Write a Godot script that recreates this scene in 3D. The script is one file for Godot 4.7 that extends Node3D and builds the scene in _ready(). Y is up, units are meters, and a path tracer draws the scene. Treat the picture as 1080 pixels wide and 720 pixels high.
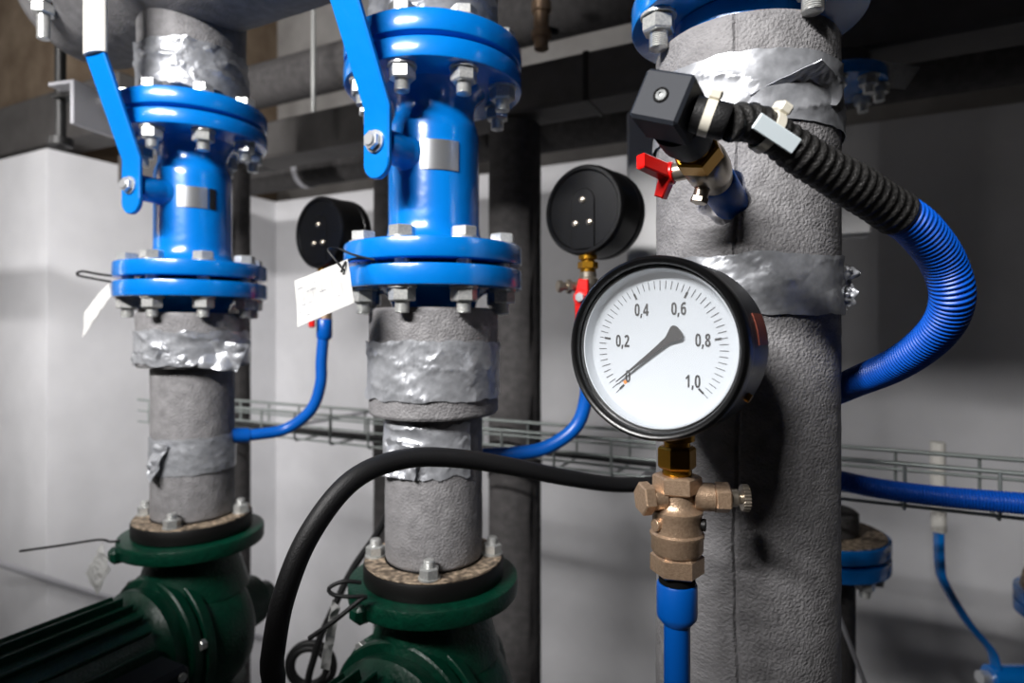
extends Node3D
# A plant room: three insulated risers in a row with blue ball valves, pumps, pressure gauges and conduits.
# The camera stands at x = 0, z = 0; the row of risers recedes to the left (row frame: s along the row, t away from the camera).

const EYE := 1.64
const F := 640.0
const RC := 0.892
const RS := 0.452
const ROW := -0.469          # yaw of the row frame
var M := {}
var taken := {}

# ---------------------------------------------------------------- mesh builder
class MB:
	var v := PackedVector3Array()
	var n := PackedVector3Array()
	var uv := PackedVector2Array()
	var ix := PackedInt32Array()

	func tri_ix(a: int, b: int, c: int) -> void:
		var g: Vector3 = (v[b] - v[a]).cross(v[c] - v[a])
		if g.dot(n[a] + n[b] + n[c]) > 0.0:
			ix.append_array(PackedInt32Array([a, c, b]))
		else:
			ix.append_array(PackedInt32Array([a, b, c]))

	func add(p: Vector3, nn: Vector3, t := Vector2.ZERO) -> int:
		v.append(p)
		n.append(nn)
		uv.append(t)
		return v.size() - 1

	func face(pts: Array, nn: Vector3) -> void:
		var b := v.size()
		for p in pts:
			add(p, nn)
		for i in range(1, pts.size() - 1):
			tri_ix(b, b + i, b + i + 1)

	func grid(P: PackedVector3Array, N: PackedVector3Array, U: PackedVector2Array, w: int, h: int) -> void:
		var b := v.size()
		v.append_array(P)
		n.append_array(N)
		uv.append_array(U)
		for j in h - 1:
			for i in w - 1:
				var a := b + j * w + i
				tri_ix(a, a + 1, a + w + 1)
				tri_ix(a, a + w + 1, a + w)

	# profile (r, y), traversed from the bottom centre outward, up, and in again; angle 0 is +z
	func lathe(prof: Array, seg := 40, xf := Transform3D.IDENTITY, flat := false) -> MB:
		var nb := xf.basis.orthonormalized()
		var ns: Array[Vector2] = []
		for i in prof.size() - 1:
			var d: Vector2 = prof[i + 1] - prof[i]
			ns.append(Vector2(d.y, -d.x).normalized())
		for i in prof.size() - 1:
			var p: Vector2 = prof[i]
			var q: Vector2 = prof[i + 1]
			if p.distance_to(q) < 1e-7:
				continue
			var np := ns[i]
			var nq := ns[i]
			if not flat:
				if i > 0 and ns[i - 1].dot(ns[i]) > 0.72:
					np = (ns[i - 1] + ns[i]).normalized()
				if i < prof.size() - 2 and ns[i + 1].dot(ns[i]) > 0.72:
					nq = (ns[i + 1] + ns[i]).normalized()
			if flat:
				for k in seg:
					var a0 := TAU * k / seg
					var a1 := TAU * (k + 1) / seg
					var am := (a0 + a1) / 2
					var nn := nb * Vector3(np.x * sin(am), np.y, np.x * cos(am))
					face([xf * Vector3(p.x * sin(a0), p.y, p.x * cos(a0)), xf * Vector3(p.x * sin(a1), p.y, p.x * cos(a1)), xf * Vector3(q.x * sin(a1), q.y, q.x * cos(a1)), xf * Vector3(q.x * sin(a0), q.y, q.x * cos(a0))], nn.normalized())
				continue
			var P := PackedVector3Array()
			var N := PackedVector3Array()
			var U := PackedVector2Array()
			for row in 2:
				var r: Vector2 = p if row == 0 else q
				var m: Vector2 = np if row == 0 else nq
				for k in seg + 1:
					var a := TAU * k / seg
					P.append(xf * Vector3(r.x * sin(a), r.y, r.x * cos(a)))
					N.append((nb * Vector3(m.x * sin(a), m.y, m.x * cos(a))).normalized())
					U.append(Vector2(float(k) / seg, r.y * 10.0))
			grid(P, N, U, seg + 1, 2)
		return self

	func cyl(r: float, y0: float, y1: float, xf := Transform3D.IDENTITY, seg := 24, bev := 0.0) -> MB:
		var b := bev if bev > 0 else minf(r, y1 - y0) * 0.06
		return lathe([Vector2(0, y0), Vector2(r - b, y0), Vector2(r, y0 + b), Vector2(r, y1 - b), Vector2(r - b, y1), Vector2(0, y1)], seg, xf)

	func hexa(af: float, y0: float, y1: float, xf := Transform3D.IDENTITY, sides := 6) -> MB:
		var r := af / 2 / cos(PI / sides)
		var b := (y1 - y0) * 0.1
		return lathe([Vector2(0, y0), Vector2(r * 0.9, y0), Vector2(r, y0 + b), Vector2(r, y1 - b), Vector2(r * 0.9, y1), Vector2(0, y1)], sides, xf, true)

	func box(size: Vector3, xf := Transform3D.IDENTITY, bev := 0.001) -> MB:
		var h := size / 2
		var b := minf(bev, minf(h.x, minf(h.y, h.z)) * 0.9)
		var nb := xf.basis.orthonormalized()
		var g := h - Vector3(b, b, b)
		for ax in 3:
			for sg in [-1.0, 1.0]:
				var nn := Vector3.ZERO
				nn[ax] = sg
				var o: Array = []
				var u := (ax + 1) % 3
				var w := (ax + 2) % 3
				for c in [[-1, -1], [1, -1], [1, 1], [-1, 1]]:
					var p := Vector3.ZERO
					p[ax] = sg * h[ax]
					p[u] = c[0] * g[u]
					p[w] = c[1] * g[w]
					o.append(xf * p)
				face(o, nb * nn)
			var u2 := (ax + 1) % 3
			var w2 := (ax + 2) % 3
			for c in [[-1, -1], [1, -1], [1, 1], [-1, 1]]:
				var nn2 := Vector3.ZERO
				nn2[u2] = c[0]
				nn2[w2] = c[1]
				var q: Array = []
				for e in [[-1, 0], [1, 0], [1, 1], [-1, 1]]:
					var p2 := Vector3.ZERO
					p2[ax] = e[0] * g[ax]
					p2[u2] = c[0] * (h[u2] if e[1] == 0 else g[u2])
					p2[w2] = c[1] * (g[w2] if e[1] == 0 else h[w2])
					q.append(xf * p2)
				face(q, nb * nn2.normalized())
		for sx in [-1, 1]:
			for sy in [-1, 1]:
				for sz in [-1, 1]:
					face([xf * Vector3(sx * h.x, sy * g.y, sz * g.z), xf * Vector3(sx * g.x, sy * h.y, sz * g.z), xf * Vector3(sx * g.x, sy * g.y, sz * h.z)], nb * Vector3(sx, sy, sz).normalized())
		return self

	# counter-clockwise outline in xy, extruded from z0 to z1 with chamfered rims
	func prism(poly: PackedVector2Array, z0: float, z1: float, bev: float, xf := Transform3D.IDENTITY) -> MB:
		if Geometry2D.is_polygon_clockwise(poly):
			poly.reverse()
		var c := poly.size()
		var nb := xf.basis.orthonormalized()
		var en: Array[Vector2] = []
		for i in c:
			var d := poly[(i + 1) % c] - poly[i]
			en.append(Vector2(d.y, -d.x).normalized())
		var ins := PackedVector2Array()
		for i in c:
			var m := (en[i] + en[(i + c - 1) % c]).normalized()
			ins.append(poly[i] - m * bev / maxf(0.4, m.dot(en[i])))
		var tr := Geometry2D.triangulate_polygon(ins)
		for side in 2:
			var z := z0 if side == 0 else z1
			var nn := nb * Vector3(0, 0, -1 if side == 0 else 1)
			var b := v.size()
			for p in ins:
				add(xf * Vector3(p.x, p.y, z), nn)
			for k in range(0, tr.size(), 3):
				tri_ix(b + tr[k], b + tr[k + 1], b + tr[k + 2])
		var zs := [z0, z0 + bev, z1 - bev, z1]
		for i in c:
			var j := (i + 1) % c
			var ni := en[i]
			var nj := en[i]
			if en[(i + c - 1) % c].dot(en[i]) > 0.8:
				ni = (en[(i + c - 1) % c] + en[i]).normalized()
			if en[j].dot(en[i]) > 0.8:
				nj = (en[j] + en[i]).normalized()
			for k in 3:
				var zt: float = [-0.7, 0.0, 0.7][k]
				var a0: Vector2 = ins[i] if k == 0 else poly[i]
				var a1: Vector2 = ins[j] if k == 0 else poly[j]
				var b0: Vector2 = ins[i] if k == 2 else poly[i]
				var b1: Vector2 = ins[j] if k == 2 else poly[j]
				var t0 := nb * Vector3(ni.x, ni.y, zt).normalized()
				var t1 := nb * Vector3(nj.x, nj.y, zt).normalized()
				var s := v.size()
				add(xf * Vector3(a0.x, a0.y, zs[k]), t0)
				add(xf * Vector3(a1.x, a1.y, zs[k]), t1)
				add(xf * Vector3(b1.x, b1.y, zs[k + 1]), t1)
				add(xf * Vector3(b0.x, b0.y, zs[k + 1]), t0)
				tri_ix(s, s + 1, s + 2)
				tri_ix(s, s + 2, s + 3)
		return self

	# a tube along a smooth path; rad is a float or a Callable(length along the path)
	func tube(pts: Array, rad, seg := 16, step := 0.006, flat_y := 1.0) -> MB:
		var path := MB.smooth(pts, step)
		var w := seg + 1
		var P := PackedVector3Array()
		var N := PackedVector3Array()
		var U := PackedVector2Array()
		var t0: Vector3 = (path[1] - path[0]).normalized()
		var up := Vector3.UP if absf(t0.y) < 0.9 else Vector3.RIGHT
		var x := t0.cross(up).normalized()
		var run := 0.0
		var rr := 0.0
		for i in path.size():
			var t: Vector3 = (path[mini(i + 1, path.size() - 1)] - path[maxi(i - 1, 0)]).normalized()
			x = (x - t * x.dot(t)).normalized()
			var y := t.cross(x)
			if i > 0:
				run += path[i].distance_to(path[i - 1])
			var r: float = rad.call(run) if rad is Callable else rad
			var sl := 0.0
			if rad is Callable:
				sl = (rad.call(run + 2e-4) - rad.call(run - 2e-4)) / 4e-4
			rr = r
			if i == 0:
				cap(path[0], -t, x, y, r, seg, flat_y)
			for k in w:
				var a := TAU * k / seg
				var d := x * cos(a) + y * sin(a) * flat_y
				P.append(path[i] + d * r)
				N.append((x * cos(a) + y * sin(a) / flat_y - t * sl).normalized())
				U.append(Vector2(float(k) / seg, run * 20.0))
			if i == path.size() - 1:
				cap(path[i], t, x, y, rr, seg, flat_y)
		grid(P, N, U, w, path.size())
		return self

	func cap(c: Vector3, nn: Vector3, x: Vector3, y: Vector3, r: float, seg: int, fy: float) -> void:
		var o: Array = []
		for k in seg:
			var a := TAU * k / seg
			o.append(c + (x * cos(a) + y * sin(a) * fy) * r)
		face(o, nn)

	static func smooth(pts: Array, step: float) -> Array:
		if pts.size() == 2:
			var cnt := maxi(1, int(ceil(pts[0].distance_to(pts[1]) / step)))
			var lin: Array = []
			for k in cnt + 1:
				lin.append(pts[0].lerp(pts[1], float(k) / cnt))
			return lin
		var out: Array = []
		for i in pts.size() - 1:
			var a: Vector3 = pts[maxi(i - 1, 0)]
			var b: Vector3 = pts[i]
			var c: Vector3 = pts[i + 1]
			var d: Vector3 = pts[mini(i + 2, pts.size() - 1)]
			var cnt2 := maxi(1, int(ceil(b.distance_to(c) / step)))
			for k in cnt2:
				out.append(b.cubic_interpolate(c, a, d, float(k) / cnt2))
		out.append(pts[-1])
		return out

	# a sheet f(u, v) with thickness
	func sheet(f: Callable, nu: int, nv: int, th: float) -> MB:
		var e := 0.5 / maxi(nu, nv)
		var A := PackedVector3Array()
		var B := PackedVector3Array()
		var N := PackedVector3Array()
		var NB := PackedVector3Array()
		var U := PackedVector2Array()
		for j in nv + 1:
			for i in nu + 1:
				var u := float(i) / nu
				var w := float(j) / nv
				var p: Vector3 = f.call(u, w)
				var du: Vector3 = f.call(minf(u + e, 1), w) - f.call(maxf(u - e, 0), w)
				var dv: Vector3 = f.call(u, minf(w + e, 1)) - f.call(u, maxf(w - e, 0))
				var nn := du.cross(dv).normalized()
				A.append(p + nn * th / 2)
				B.append(p - nn * th / 2)
				N.append(nn)
				NB.append(-nn)
				U.append(Vector2(u, w))
		grid(A, N, U, nu + 1, nv + 1)
		grid(B, NB, U, nu + 1, nv + 1)
		var w1 := nu + 1
		for i in nu:
			for q in [[i, i + 1, 0], [nv * w1 + i, nv * w1 + i + 1, 1]]:
				var outn: Vector3 = (A[q[0]] - A[q[0] + (w1 if q[2] == 0 else -w1)]).normalized()
				face([A[q[0]], A[q[1]], B[q[1]], B[q[0]]], outn)
		for j in nv:
			for q in [[j * w1, (j + 1) * w1, 0], [j * w1 + nu, (j + 1) * w1 + nu, 1]]:
				var outn2: Vector3 = (A[q[0]] - A[q[0] + (1 if q[2] == 0 else -1)]).normalized()
				face([A[q[0]], A[q[1]], B[q[1]], B[q[0]]], outn2)
		return self

	func done() -> ArrayMesh:
		var arr := []
		arr.resize(Mesh.ARRAY_MAX)
		arr[Mesh.ARRAY_VERTEX] = v
		arr[Mesh.ARRAY_NORMAL] = n
		arr[Mesh.ARRAY_TEX_UV] = uv
		arr[Mesh.ARRAY_INDEX] = ix
		var m := ArrayMesh.new()
		m.add_surface_from_arrays(Mesh.PRIMITIVE_TRIANGLES, arr)
		return m

# ---------------------------------------------------------------- naming helpers
func numbered(called: String, parent: Node) -> String:
	var key := str(parent.get_instance_id()) + called
	var k: int = taken.get(key, 0)
	taken[key] = k + 1
	return called if k == 0 else "%s_%03d" % [called, k]

func thing(called: String, label: String, category: String, at := Vector3.ZERO, yaw := 0.0, group := "") -> Node3D:
	var o := Node3D.new()
	o.name = numbered(called, self)
	add_child(o, true)
	o.position = at
	o.rotation.y = yaw
	tag(o, label, category, group)
	return o

func tag(o: Node3D, label: String, category: String, group := "") -> Node3D:
	o.set_meta("label", label)
	o.set_meta("category", category)
	if group != "":
		o.set_meta("group", group)
	return o

func part(called: String, what, mat: Material, parent: Node, label := "") -> MeshInstance3D:
	var o := MeshInstance3D.new()
	o.mesh = what.done() if what is MB else what
	o.material_override = mat
	o.name = numbered(called, parent)
	parent.add_child(o, true)
	if label != "":
		o.set_meta("label", label)
	return o

func struct(called: String, what, mat: Material, parent: Node = self) -> MeshInstance3D:
	var o := part(called, what, mat, parent)
	if parent == self:
		o.set_meta("kind", "structure")
	return o

# ---------------------------------------------------------------- place helpers
func px(x: float, y: float, z: float) -> Vector3:
	return Vector3((x - 540.0) * z / F, EYE + (348.0 - y) * z / F, -z)

func row(s: float, t: float, h: float) -> Vector3:
	return Vector3(s * RC + t * RS, EYE + h, -(-s * RS + t * RC))

func turn(p: Vector3, yaw := 0.0) -> Transform3D:
	return Transform3D(Basis(Vector3.UP, yaw), p)

# a frame at p whose y axis points along d
func along(p: Vector3, d: Vector3, roll := 0.0) -> Transform3D:
	var y := d.normalized()
	var r := Vector3.UP if absf(y.y) < 0.95 else Vector3.BACK
	var x := r.cross(y).normalized()
	var b := Basis(x, y, x.cross(y))
	return Transform3D(b * Basis(Vector3.UP, roll), p)

func dirv(az: float) -> Vector3:
	return Vector3(sin(deg_to_rad(az)), 0, cos(deg_to_rad(az)))

# ---------------------------------------------------------------- materials
func mat(key: String, c: Color, rough: float, metal := 0.0, spec := 0.5) -> StandardMaterial3D:
	var m := StandardMaterial3D.new()
	m.resource_name = key
	m.albedo_color = c
	m.roughness = rough
	m.metallic = metal
	m.metallic_specular = spec
	M[key] = m
	return m

func noise_img(size: int, freq: float, sd: int, type := FastNoiseLite.TYPE_SIMPLEX_SMOOTH, oct := 3) -> Image:
	var f := FastNoiseLite.new()
	f.seed = sd
	f.noise_type = type
	f.frequency = freq
	f.fractal_octaves = oct
	if type == FastNoiseLite.TYPE_CELLULAR:
		f.cellular_return_type = FastNoiseLite.RETURN_DISTANCE
	var im := f.get_seamless_image(size, size)
	im.convert(Image.FORMAT_RGB8)
	return im

func tinted(im: Image, lo: Color, hi: Color) -> Image:
	var o := Image.create(im.get_width(), im.get_height(), false, Image.FORMAT_RGB8)
	for y in im.get_height():
		for x in im.get_width():
			o.set_pixel(x, y, lo.lerp(hi, im.get_pixel(x, y).r))
	return o

func tri(m: StandardMaterial3D, tile: float) -> void:
	m.uv1_triplanar = true
	m.uv1_scale = Vector3.ONE / tile
	m.uv1_triplanar_sharpness = 3.0

func bump(m: StandardMaterial3D, tex: Texture2D, cm: float) -> void:
	m.heightmap_enabled = true
	m.heightmap_texture = tex
	m.heightmap_scale = cm

func make_materials() -> void:
	var lump_im := noise_img(512, 0.055, 5, FastNoiseLite.TYPE_SIMPLEX_SMOOTH, 3)
	var lump := ImageTexture.create_from_image(lump_im)
	var tone := noise_img(256, 0.02, 9, FastNoiseLite.TYPE_SIMPLEX_SMOOTH, 4)
	var spot := noise_img(256, 0.05, 19, FastNoiseLite.TYPE_SIMPLEX_SMOOTH, 4)
	var fine := ImageTexture.create_from_image(noise_img(256, 0.12, 31, FastNoiseLite.TYPE_SIMPLEX_SMOOTH, 2))
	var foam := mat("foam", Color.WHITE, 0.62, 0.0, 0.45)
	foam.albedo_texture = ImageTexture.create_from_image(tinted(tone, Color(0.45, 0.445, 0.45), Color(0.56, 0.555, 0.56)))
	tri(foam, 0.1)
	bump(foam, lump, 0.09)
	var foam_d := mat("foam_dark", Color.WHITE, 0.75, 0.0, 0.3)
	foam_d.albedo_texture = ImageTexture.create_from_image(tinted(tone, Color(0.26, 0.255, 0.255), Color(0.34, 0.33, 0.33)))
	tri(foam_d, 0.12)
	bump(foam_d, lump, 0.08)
	var blue := mat("blue_paint", Color(0.0, 0.45, 0.79), 0.25, 0.0, 0.5)
	blue.clearcoat_enabled = true
	blue.clearcoat = 0.5
	blue.clearcoat_roughness = 0.12
	tri(blue, 0.12)
	bump(blue, ImageTexture.create_from_image(noise_img(256, 0.015, 3)), 0.03)
	var green := mat("green_paint", Color.WHITE, 0.38, 0.0, 0.5)
	green.albedo_texture = ImageTexture.create_from_image(tinted(spot, Color(0.0, 0.19, 0.135), Color(0.005, 0.27, 0.19)))
	tri(green, 0.15)
	bump(green, lump, 0.05)
	var tape := mat("tape", Color.WHITE, 0.36, 0.55, 0.5)
	tape.albedo_texture = ImageTexture.create_from_image(tinted(tone, Color(0.62, 0.63, 0.65), Color(0.78, 0.79, 0.81)))
	tri(tape, 0.08)
	bump(tape, ImageTexture.create_from_image(noise_img(256, 0.008, 41)), 0.035)
	var zinc := mat("zinc", Color.WHITE, 0.3, 0.6)
	zinc.albedo_texture = ImageTexture.create_from_image(tinted(spot, Color(0.72, 0.73, 0.73), Color(0.90, 0.90, 0.88)))
	tri(zinc, 0.05)
	var wire := mat("tray_zinc", Color(0.66, 0.69, 0.68), 0.38, 0.7)
	tri(wire, 0.05)
	var rusty := mat("worn_steel", Color.WHITE, 0.6, 0.2)
	rusty.albedo_texture = ImageTexture.create_from_image(tinted(spot, Color(0.22, 0.19, 0.16), Color(0.98, 0.88, 0.76)))
	tri(rusty, 0.14)
	mat("black_steel", Color(0.045, 0.042, 0.04), 0.5, 0.0, 0.5)
	var bronze := mat("bronze", Color.WHITE, 0.36, 0.65)
	bronze.albedo_texture = ImageTexture.create_from_image(tinted(spot, Color(0.68, 0.57, 0.47), Color(0.80, 0.69, 0.58)))
	tri(bronze, 0.04)
	bump(bronze, fine, 0.02)
	var brass := mat("brass", Color(0.72, 0.53, 0.16), 0.28, 0.95)
	tri(brass, 0.05)
	bump(brass, fine, 0.006)
	mat("screw_grey", Color(0.42, 0.43, 0.43), 0.45, 0.2)
	mat("nickel", Color(0.74, 0.70, 0.64), 0.3, 0.9)
	mat("chrome", Color(0.86, 0.87, 0.88), 0.28, 0.7)
	var rubber := mat("black_rubber", Color(0.09, 0.09, 0.095), 0.55, 0.0, 0.5)
	tri(rubber, 0.06)
	bump(rubber, lump, 0.02)
	mat("gasket", Color(0.02, 0.02, 0.022), 0.8, 0.0, 0.3)
	var case := mat("black_case", Color(0.035, 0.035, 0.038), 0.3, 0.0, 0.5)
	tri(case, 0.1)
	bump(case, fine, 0.004)
	var plastic := mat("black_plastic", Color(0.16, 0.172, 0.195), 0.5, 0.0, 0.25)
	tri(plastic, 0.05)
	bump(plastic, fine, 0.0025)
	var sleeve := mat("black_sleeve", Color.WHITE, 0.55, 0.0, 0.45)
	sleeve.albedo_texture = ImageTexture.create_from_image(tinted(spot, Color(0.07, 0.07, 0.07), Color(0.2, 0.195, 0.19)))
	tri(sleeve, 0.06)
	bump(sleeve, lump, 0.05)
	mat("blue_hose", Color(0.0, 0.32, 0.74), 0.38, 0.0, 0.5)
	mat("blue_tube", Color(0.0, 0.34, 0.70), 0.33, 0.0, 0.5)
	mat("red", Color(0.85, 0.05, 0.03), 0.32, 0.0, 0.5)
	mat("nylon", Color(0.88, 0.86, 0.80), 0.4, 0.0, 0.5)
	mat("nylon_tag", Color(0.90, 0.95, 0.97), 0.35, 0.0, 0.5)
	mat("grip_white", Color(0.88, 0.87, 0.84), 0.45, 0.0, 0.4)
	mat("dial", Color(0.73, 0.755, 0.78), 0.5, 0.0, 0.4)
	mat("dial_lip", Color(0.80, 0.85, 0.88), 0.5, 0.0, 0.4)
	mat("print", Color(0.05, 0.05, 0.06), 0.6)
	mat("orange_print", Color(0.85, 0.5, 0.12), 0.6)
	mat("brown_label", Color(0.62, 0.32, 0.25), 0.4)
	mat("strut", Color(0.72, 0.72, 0.74), 0.4, 0.3)
	mat("panel", Color(0.80, 0.80, 0.80), 0.5)
	mat("plate", Color(0.70, 0.71, 0.72), 0.28, 0.8)
	var gl := mat("glass", Color(1, 1, 1, 0.03), 0.02)
	gl.transparency = BaseMaterial3D.TRANSPARENCY_ALPHA
	var pape := mat("paper", Color.WHITE, 0.7, 0.0, 0.3)
	var pim := Image.create(128, 128, false, Image.FORMAT_RGB8)
	pim.fill(Color(0.80, 0.80, 0.795))
	var rg := RandomNumberGenerator.new()
	rg.seed = 77
	for k in 5:
		var xx := 18 + k * 22
		for yy in range(8 + rg.randi() % 30, 90 + rg.randi() % 36):
			pim.set_pixel(xx + (1 if rg.randf() > 0.7 else 0), yy, Color(0.68, 0.68, 0.68))
	for k in 14:
		pim.fill_rect(Rect2i(rg.randi() % 110, 20 + (k % 6) * 16, 3 + rg.randi() % 10, 2), Color(0.5, 0.5, 0.54))
	pape.albedo_texture = ImageTexture.create_from_image(pim)
	pape.backlight_enabled = true
	pape.backlight = Color(0.25, 0.25, 0.25)
	var w := mat("white_wall", Color.WHITE, 0.7, 0.0, 0.35)
	w.albedo_texture = ImageTexture.create_from_image(tinted(tone, Color(0.85, 0.85, 0.86), Color(0.90, 0.90, 0.91)))
	tri(w, 1.2)
	bump(w, lump, 0.02)
	var conc := mat("concrete", Color.WHITE, 0.9, 0.0, 0.3)
	conc.albedo_texture = ImageTexture.create_from_image(tinted(tone, Color(0.42, 0.36, 0.30), Color(0.56, 0.50, 0.43)))
	tri(conc, 1.0)
	bump(conc, lump, 0.1)
	var grey := mat("grey_plaster", Color.WHITE, 0.85, 0.0, 0.3)
	grey.albedo_texture = ImageTexture.create_from_image(tinted(tone, Color(0.60, 0.59, 0.58), Color(0.70, 0.69, 0.68)))
	tri(grey, 1.0)
	mat("dark_plaster", Color(0.33, 0.32, 0.31), 0.85, 0.0, 0.3)
	var flr := mat("floor_paint", Color.WHITE, 0.6, 0.0, 0.4)
	flr.albedo_texture = ImageTexture.create_from_image(tinted(tone, Color(0.34, 0.34, 0.35), Color(0.42, 0.42, 0.43)))
	tri(flr, 1.5)
	var duct := mat("duct", Color.WHITE, 0.6, 0.0, 0.4)
	duct.albedo_texture = ImageTexture.create_from_image(tinted(tone, Color(0.28, 0.27, 0.265), Color(0.34, 0.33, 0.325)))
	tri(duct, 0.5)
	var lampm := mat("lamp_glow", Color(0.9, 0.9, 0.9), 0.5)
	lampm.emission_enabled = true
	lampm.emission = Color(1.0, 0.98, 0.96)
	lampm.emission_energy_multiplier = 3.0

# ---------------------------------------------------------------- builders
# a foam sleeve round the y axis from y0 to y1: seam groove at seam (deg), recess for a socket at hole = [az, y, half width deg, half height]
func foam_sleeve(R: float, y0: float, y1: float, sd: int, seam := 400.0, hole := [], seg := 96, step := 0.008) -> MB:
	var b := MB.new()
	var f := FastNoiseLite.new()
	f.seed = sd
	f.frequency = 14.0
	var f2 := FastNoiseLite.new()
	f2.seed = sd + 3
	f2.frequency = 60.0
	var rf := func(a: float, y: float) -> float:
		var r := R + 0.0007 * f.get_noise_3d(sin(a) * R, y, cos(a) * R) + 0.0004 * f2.get_noise_3d(sin(a) * R, y, cos(a) * R)
		var e := minf(y - y0, y1 - y)
		if e < 0.004:
			r -= 0.0025 * pow(1.0 - e / 0.004, 2)
		var d := absf(wrapf(rad_to_deg(a) - seam + 0.9 * sin(y * 31.0) + 0.4 * sin(y * 90.0), -180, 180)) * R * 0.01745
		if d < 0.0022:
			r -= 0.0022 * (1.0 - d / 0.0022)
		if hole.size():
			var q := Vector2(wrapf(rad_to_deg(a) - hole[0], -180, 180) / hole[2], (y - hole[1]) / hole[3]).length()
			q += 0.1 * sin(5.0 * atan2((y - hole[1]) / hole[3], wrapf(rad_to_deg(a) - hole[0], -180, 180) / hole[2]))
			r -= 0.02 * (1.0 - smoothstep(0.92, 1.06, q))
		return r
	var angs: Array = []
	for k in seg:
		angs.append(TAU * k / seg)
	if seam < 360.0:
		for o in [-2.2, -1.2, -0.5, 0.0, 0.5, 1.2, 2.2]:
			angs.append(fposmod(deg_to_rad(seam + o), TAU))
	if hole.size():
		for k in 60:
			angs.append(fposmod(deg_to_rad(hole[0] + (k / 59.0 * 2 - 1) * hole[2] * 1.25), TAU))
	angs.sort()
	angs.append(angs[0] + TAU)
	var ys: Array = [y0, y0 + 0.0012, y0 + 0.004]
	var c := maxi(1, int((y1 - y0 - 0.008) / step))
	for k in range(1, c):
		ys.append(lerpf(y0 + 0.004, y1 - 0.004, float(k) / c))
	if hole.size():
		for k in 60:
			ys.append(hole[1] + (k / 59.0 * 2 - 1) * hole[3] * 1.25)
	ys.append_array([y1 - 0.004, y1 - 0.0012, y1])
	ys.sort()
	var P := PackedVector3Array()
	var N := PackedVector3Array()
	var U := PackedVector2Array()
	for y in ys:
		for a in angs:
			var r: float = rf.call(a, y)
			P.append(Vector3(sin(a) * r, y, cos(a) * r))
			var dr: float = (rf.call(a + 0.004, y) - rf.call(a - 0.004, y)) / 0.008
			var dy: float = (rf.call(a, minf(y + 0.0004, y1)) - rf.call(a, maxf(y - 0.0004, y0))) / 0.0008
			var rad := Vector3(sin(a), 0, cos(a))
			var tan := Vector3(cos(a), 0, -sin(a))
			N.append((rad - tan * dr / r - Vector3.UP * dy).normalized())
			U.append(Vector2(a, y))
	b.grid(P, N, U, angs.size(), ys.size())
	for e in [[y0, -1.0], [y1, 1.0]]:
		var o: Array = []
		for i in angs.size() - 1:
			var r2: float = rf.call(angs[i], e[0])
			o.append(Vector3(sin(angs[i]) * r2, e[0], cos(angs[i]) * r2))
		b.face(o, Vector3(0, e[1], 0))
	return b

# a wrinkled wrap of tape round the y axis, from angle a0 to a1 (deg)
func tape_wrap(R: float, y0: float, y1: float, a0: float, a1: float, amp: float, sd: int, tear := 0.002) -> MB:
	var f := FastNoiseLite.new()
	f.seed = sd
	f.frequency = 12.0
	f.fractal_type = FastNoiseLite.FRACTAL_RIDGED
	f.fractal_octaves = 1
	var g := FastNoiseLite.new()
	g.seed = sd + 11
	g.frequency = 30.0
	var fn := func(u: float, w: float) -> Vector3:
		var a := deg_to_rad(lerpf(a0, a1, u))
		var y := lerpf(y0 + tear * g.get_noise_2d(a * R * 0.8, 3.0), y1 + tear * g.get_noise_2d(a * R * 0.8, 9.0), w)
		# creases run askew along the wrap
		var q := a * R
		var k := f.get_noise_2d(q * 0.9 + y * 0.7, y * 2.2 - q * 0.2)
		var gate := clampf(0.4 + 1.5 * g.get_noise_2d(q * 0.5 + 5.0, y * 0.7), 0.0, 1.0)
		var r := R + 0.0012 + amp * gate * pow(0.5 + 0.5 * k, 2.0) + 0.0004 * g.get_noise_2d(q * 1.2, y * 2.0)
		return Vector3(sin(a) * r, y, cos(a) * r)
	return MB.new().sheet(fn, int(absf(a1 - a0) / 1.6), 22, 0.0006)

# a loose flap of tape or tag between four corners (in order round), crumpled
func flap(a: Vector3, b: Vector3, c: Vector3, d: Vector3, amp: float, sd: int, freq := 45.0, th := 0.0006, div := 26) -> MB:
	var f := FastNoiseLite.new()
	f.seed = sd
	f.frequency = freq
	f.fractal_type = FastNoiseLite.FRACTAL_RIDGED
	f.fractal_octaves = 2
	var nn := (b - a).cross(d - a).normalized()
	var fn := func(u: float, w: float) -> Vector3:
		var p := a.lerp(b, u).lerp(d.lerp(c, u), w)
		return p + nn * amp * f.get_noise_3d(p.x, p.y, p.z)
	return MB.new().sheet(fn, div, div, th)

func bolt_head(y: float, len_down: float) -> MB:        # head above y, shank below
	return MB.new().hexa(0.024, y + 0.002, y + 0.0125).cyl(0.015, y, y + 0.002, Transform3D.IDENTITY, 20).cyl(0.0078, y - len_down, y, Transform3D.IDENTITY, 16)

func nut_end(y: float, sgn: float, tail := 0.012) -> MB:   # washer, nut and threaded end; sgn -1 hangs below y
	var xf := Transform3D(Basis(Vector3.RIGHT, PI if sgn < 0 else 0.0), Vector3(0, y, 0))
	var prof: Array = [Vector2(0, 0.0155), Vector2(0.0078, 0.0155)]
	var b := MB.new().cyl(0.015, 0.0001, 0.0025, xf, 20).hexa(0.024, 0.0025, 0.0155, xf)
	var yy := 0.0155
	while yy < 0.0155 + tail - 0.002:
		prof.append(Vector2(0.0079, yy + 0.0006))
		prof.append(Vector2(0.0072, yy + 0.0014))
		yy += 0.0016
	prof.append(Vector2(0.0078, yy))
	prof.append(Vector2(0.006, 0.0155 + tail))
	prof.append(Vector2(0, 0.0155 + tail))
	return b.lathe(prof, 18, xf)

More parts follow.
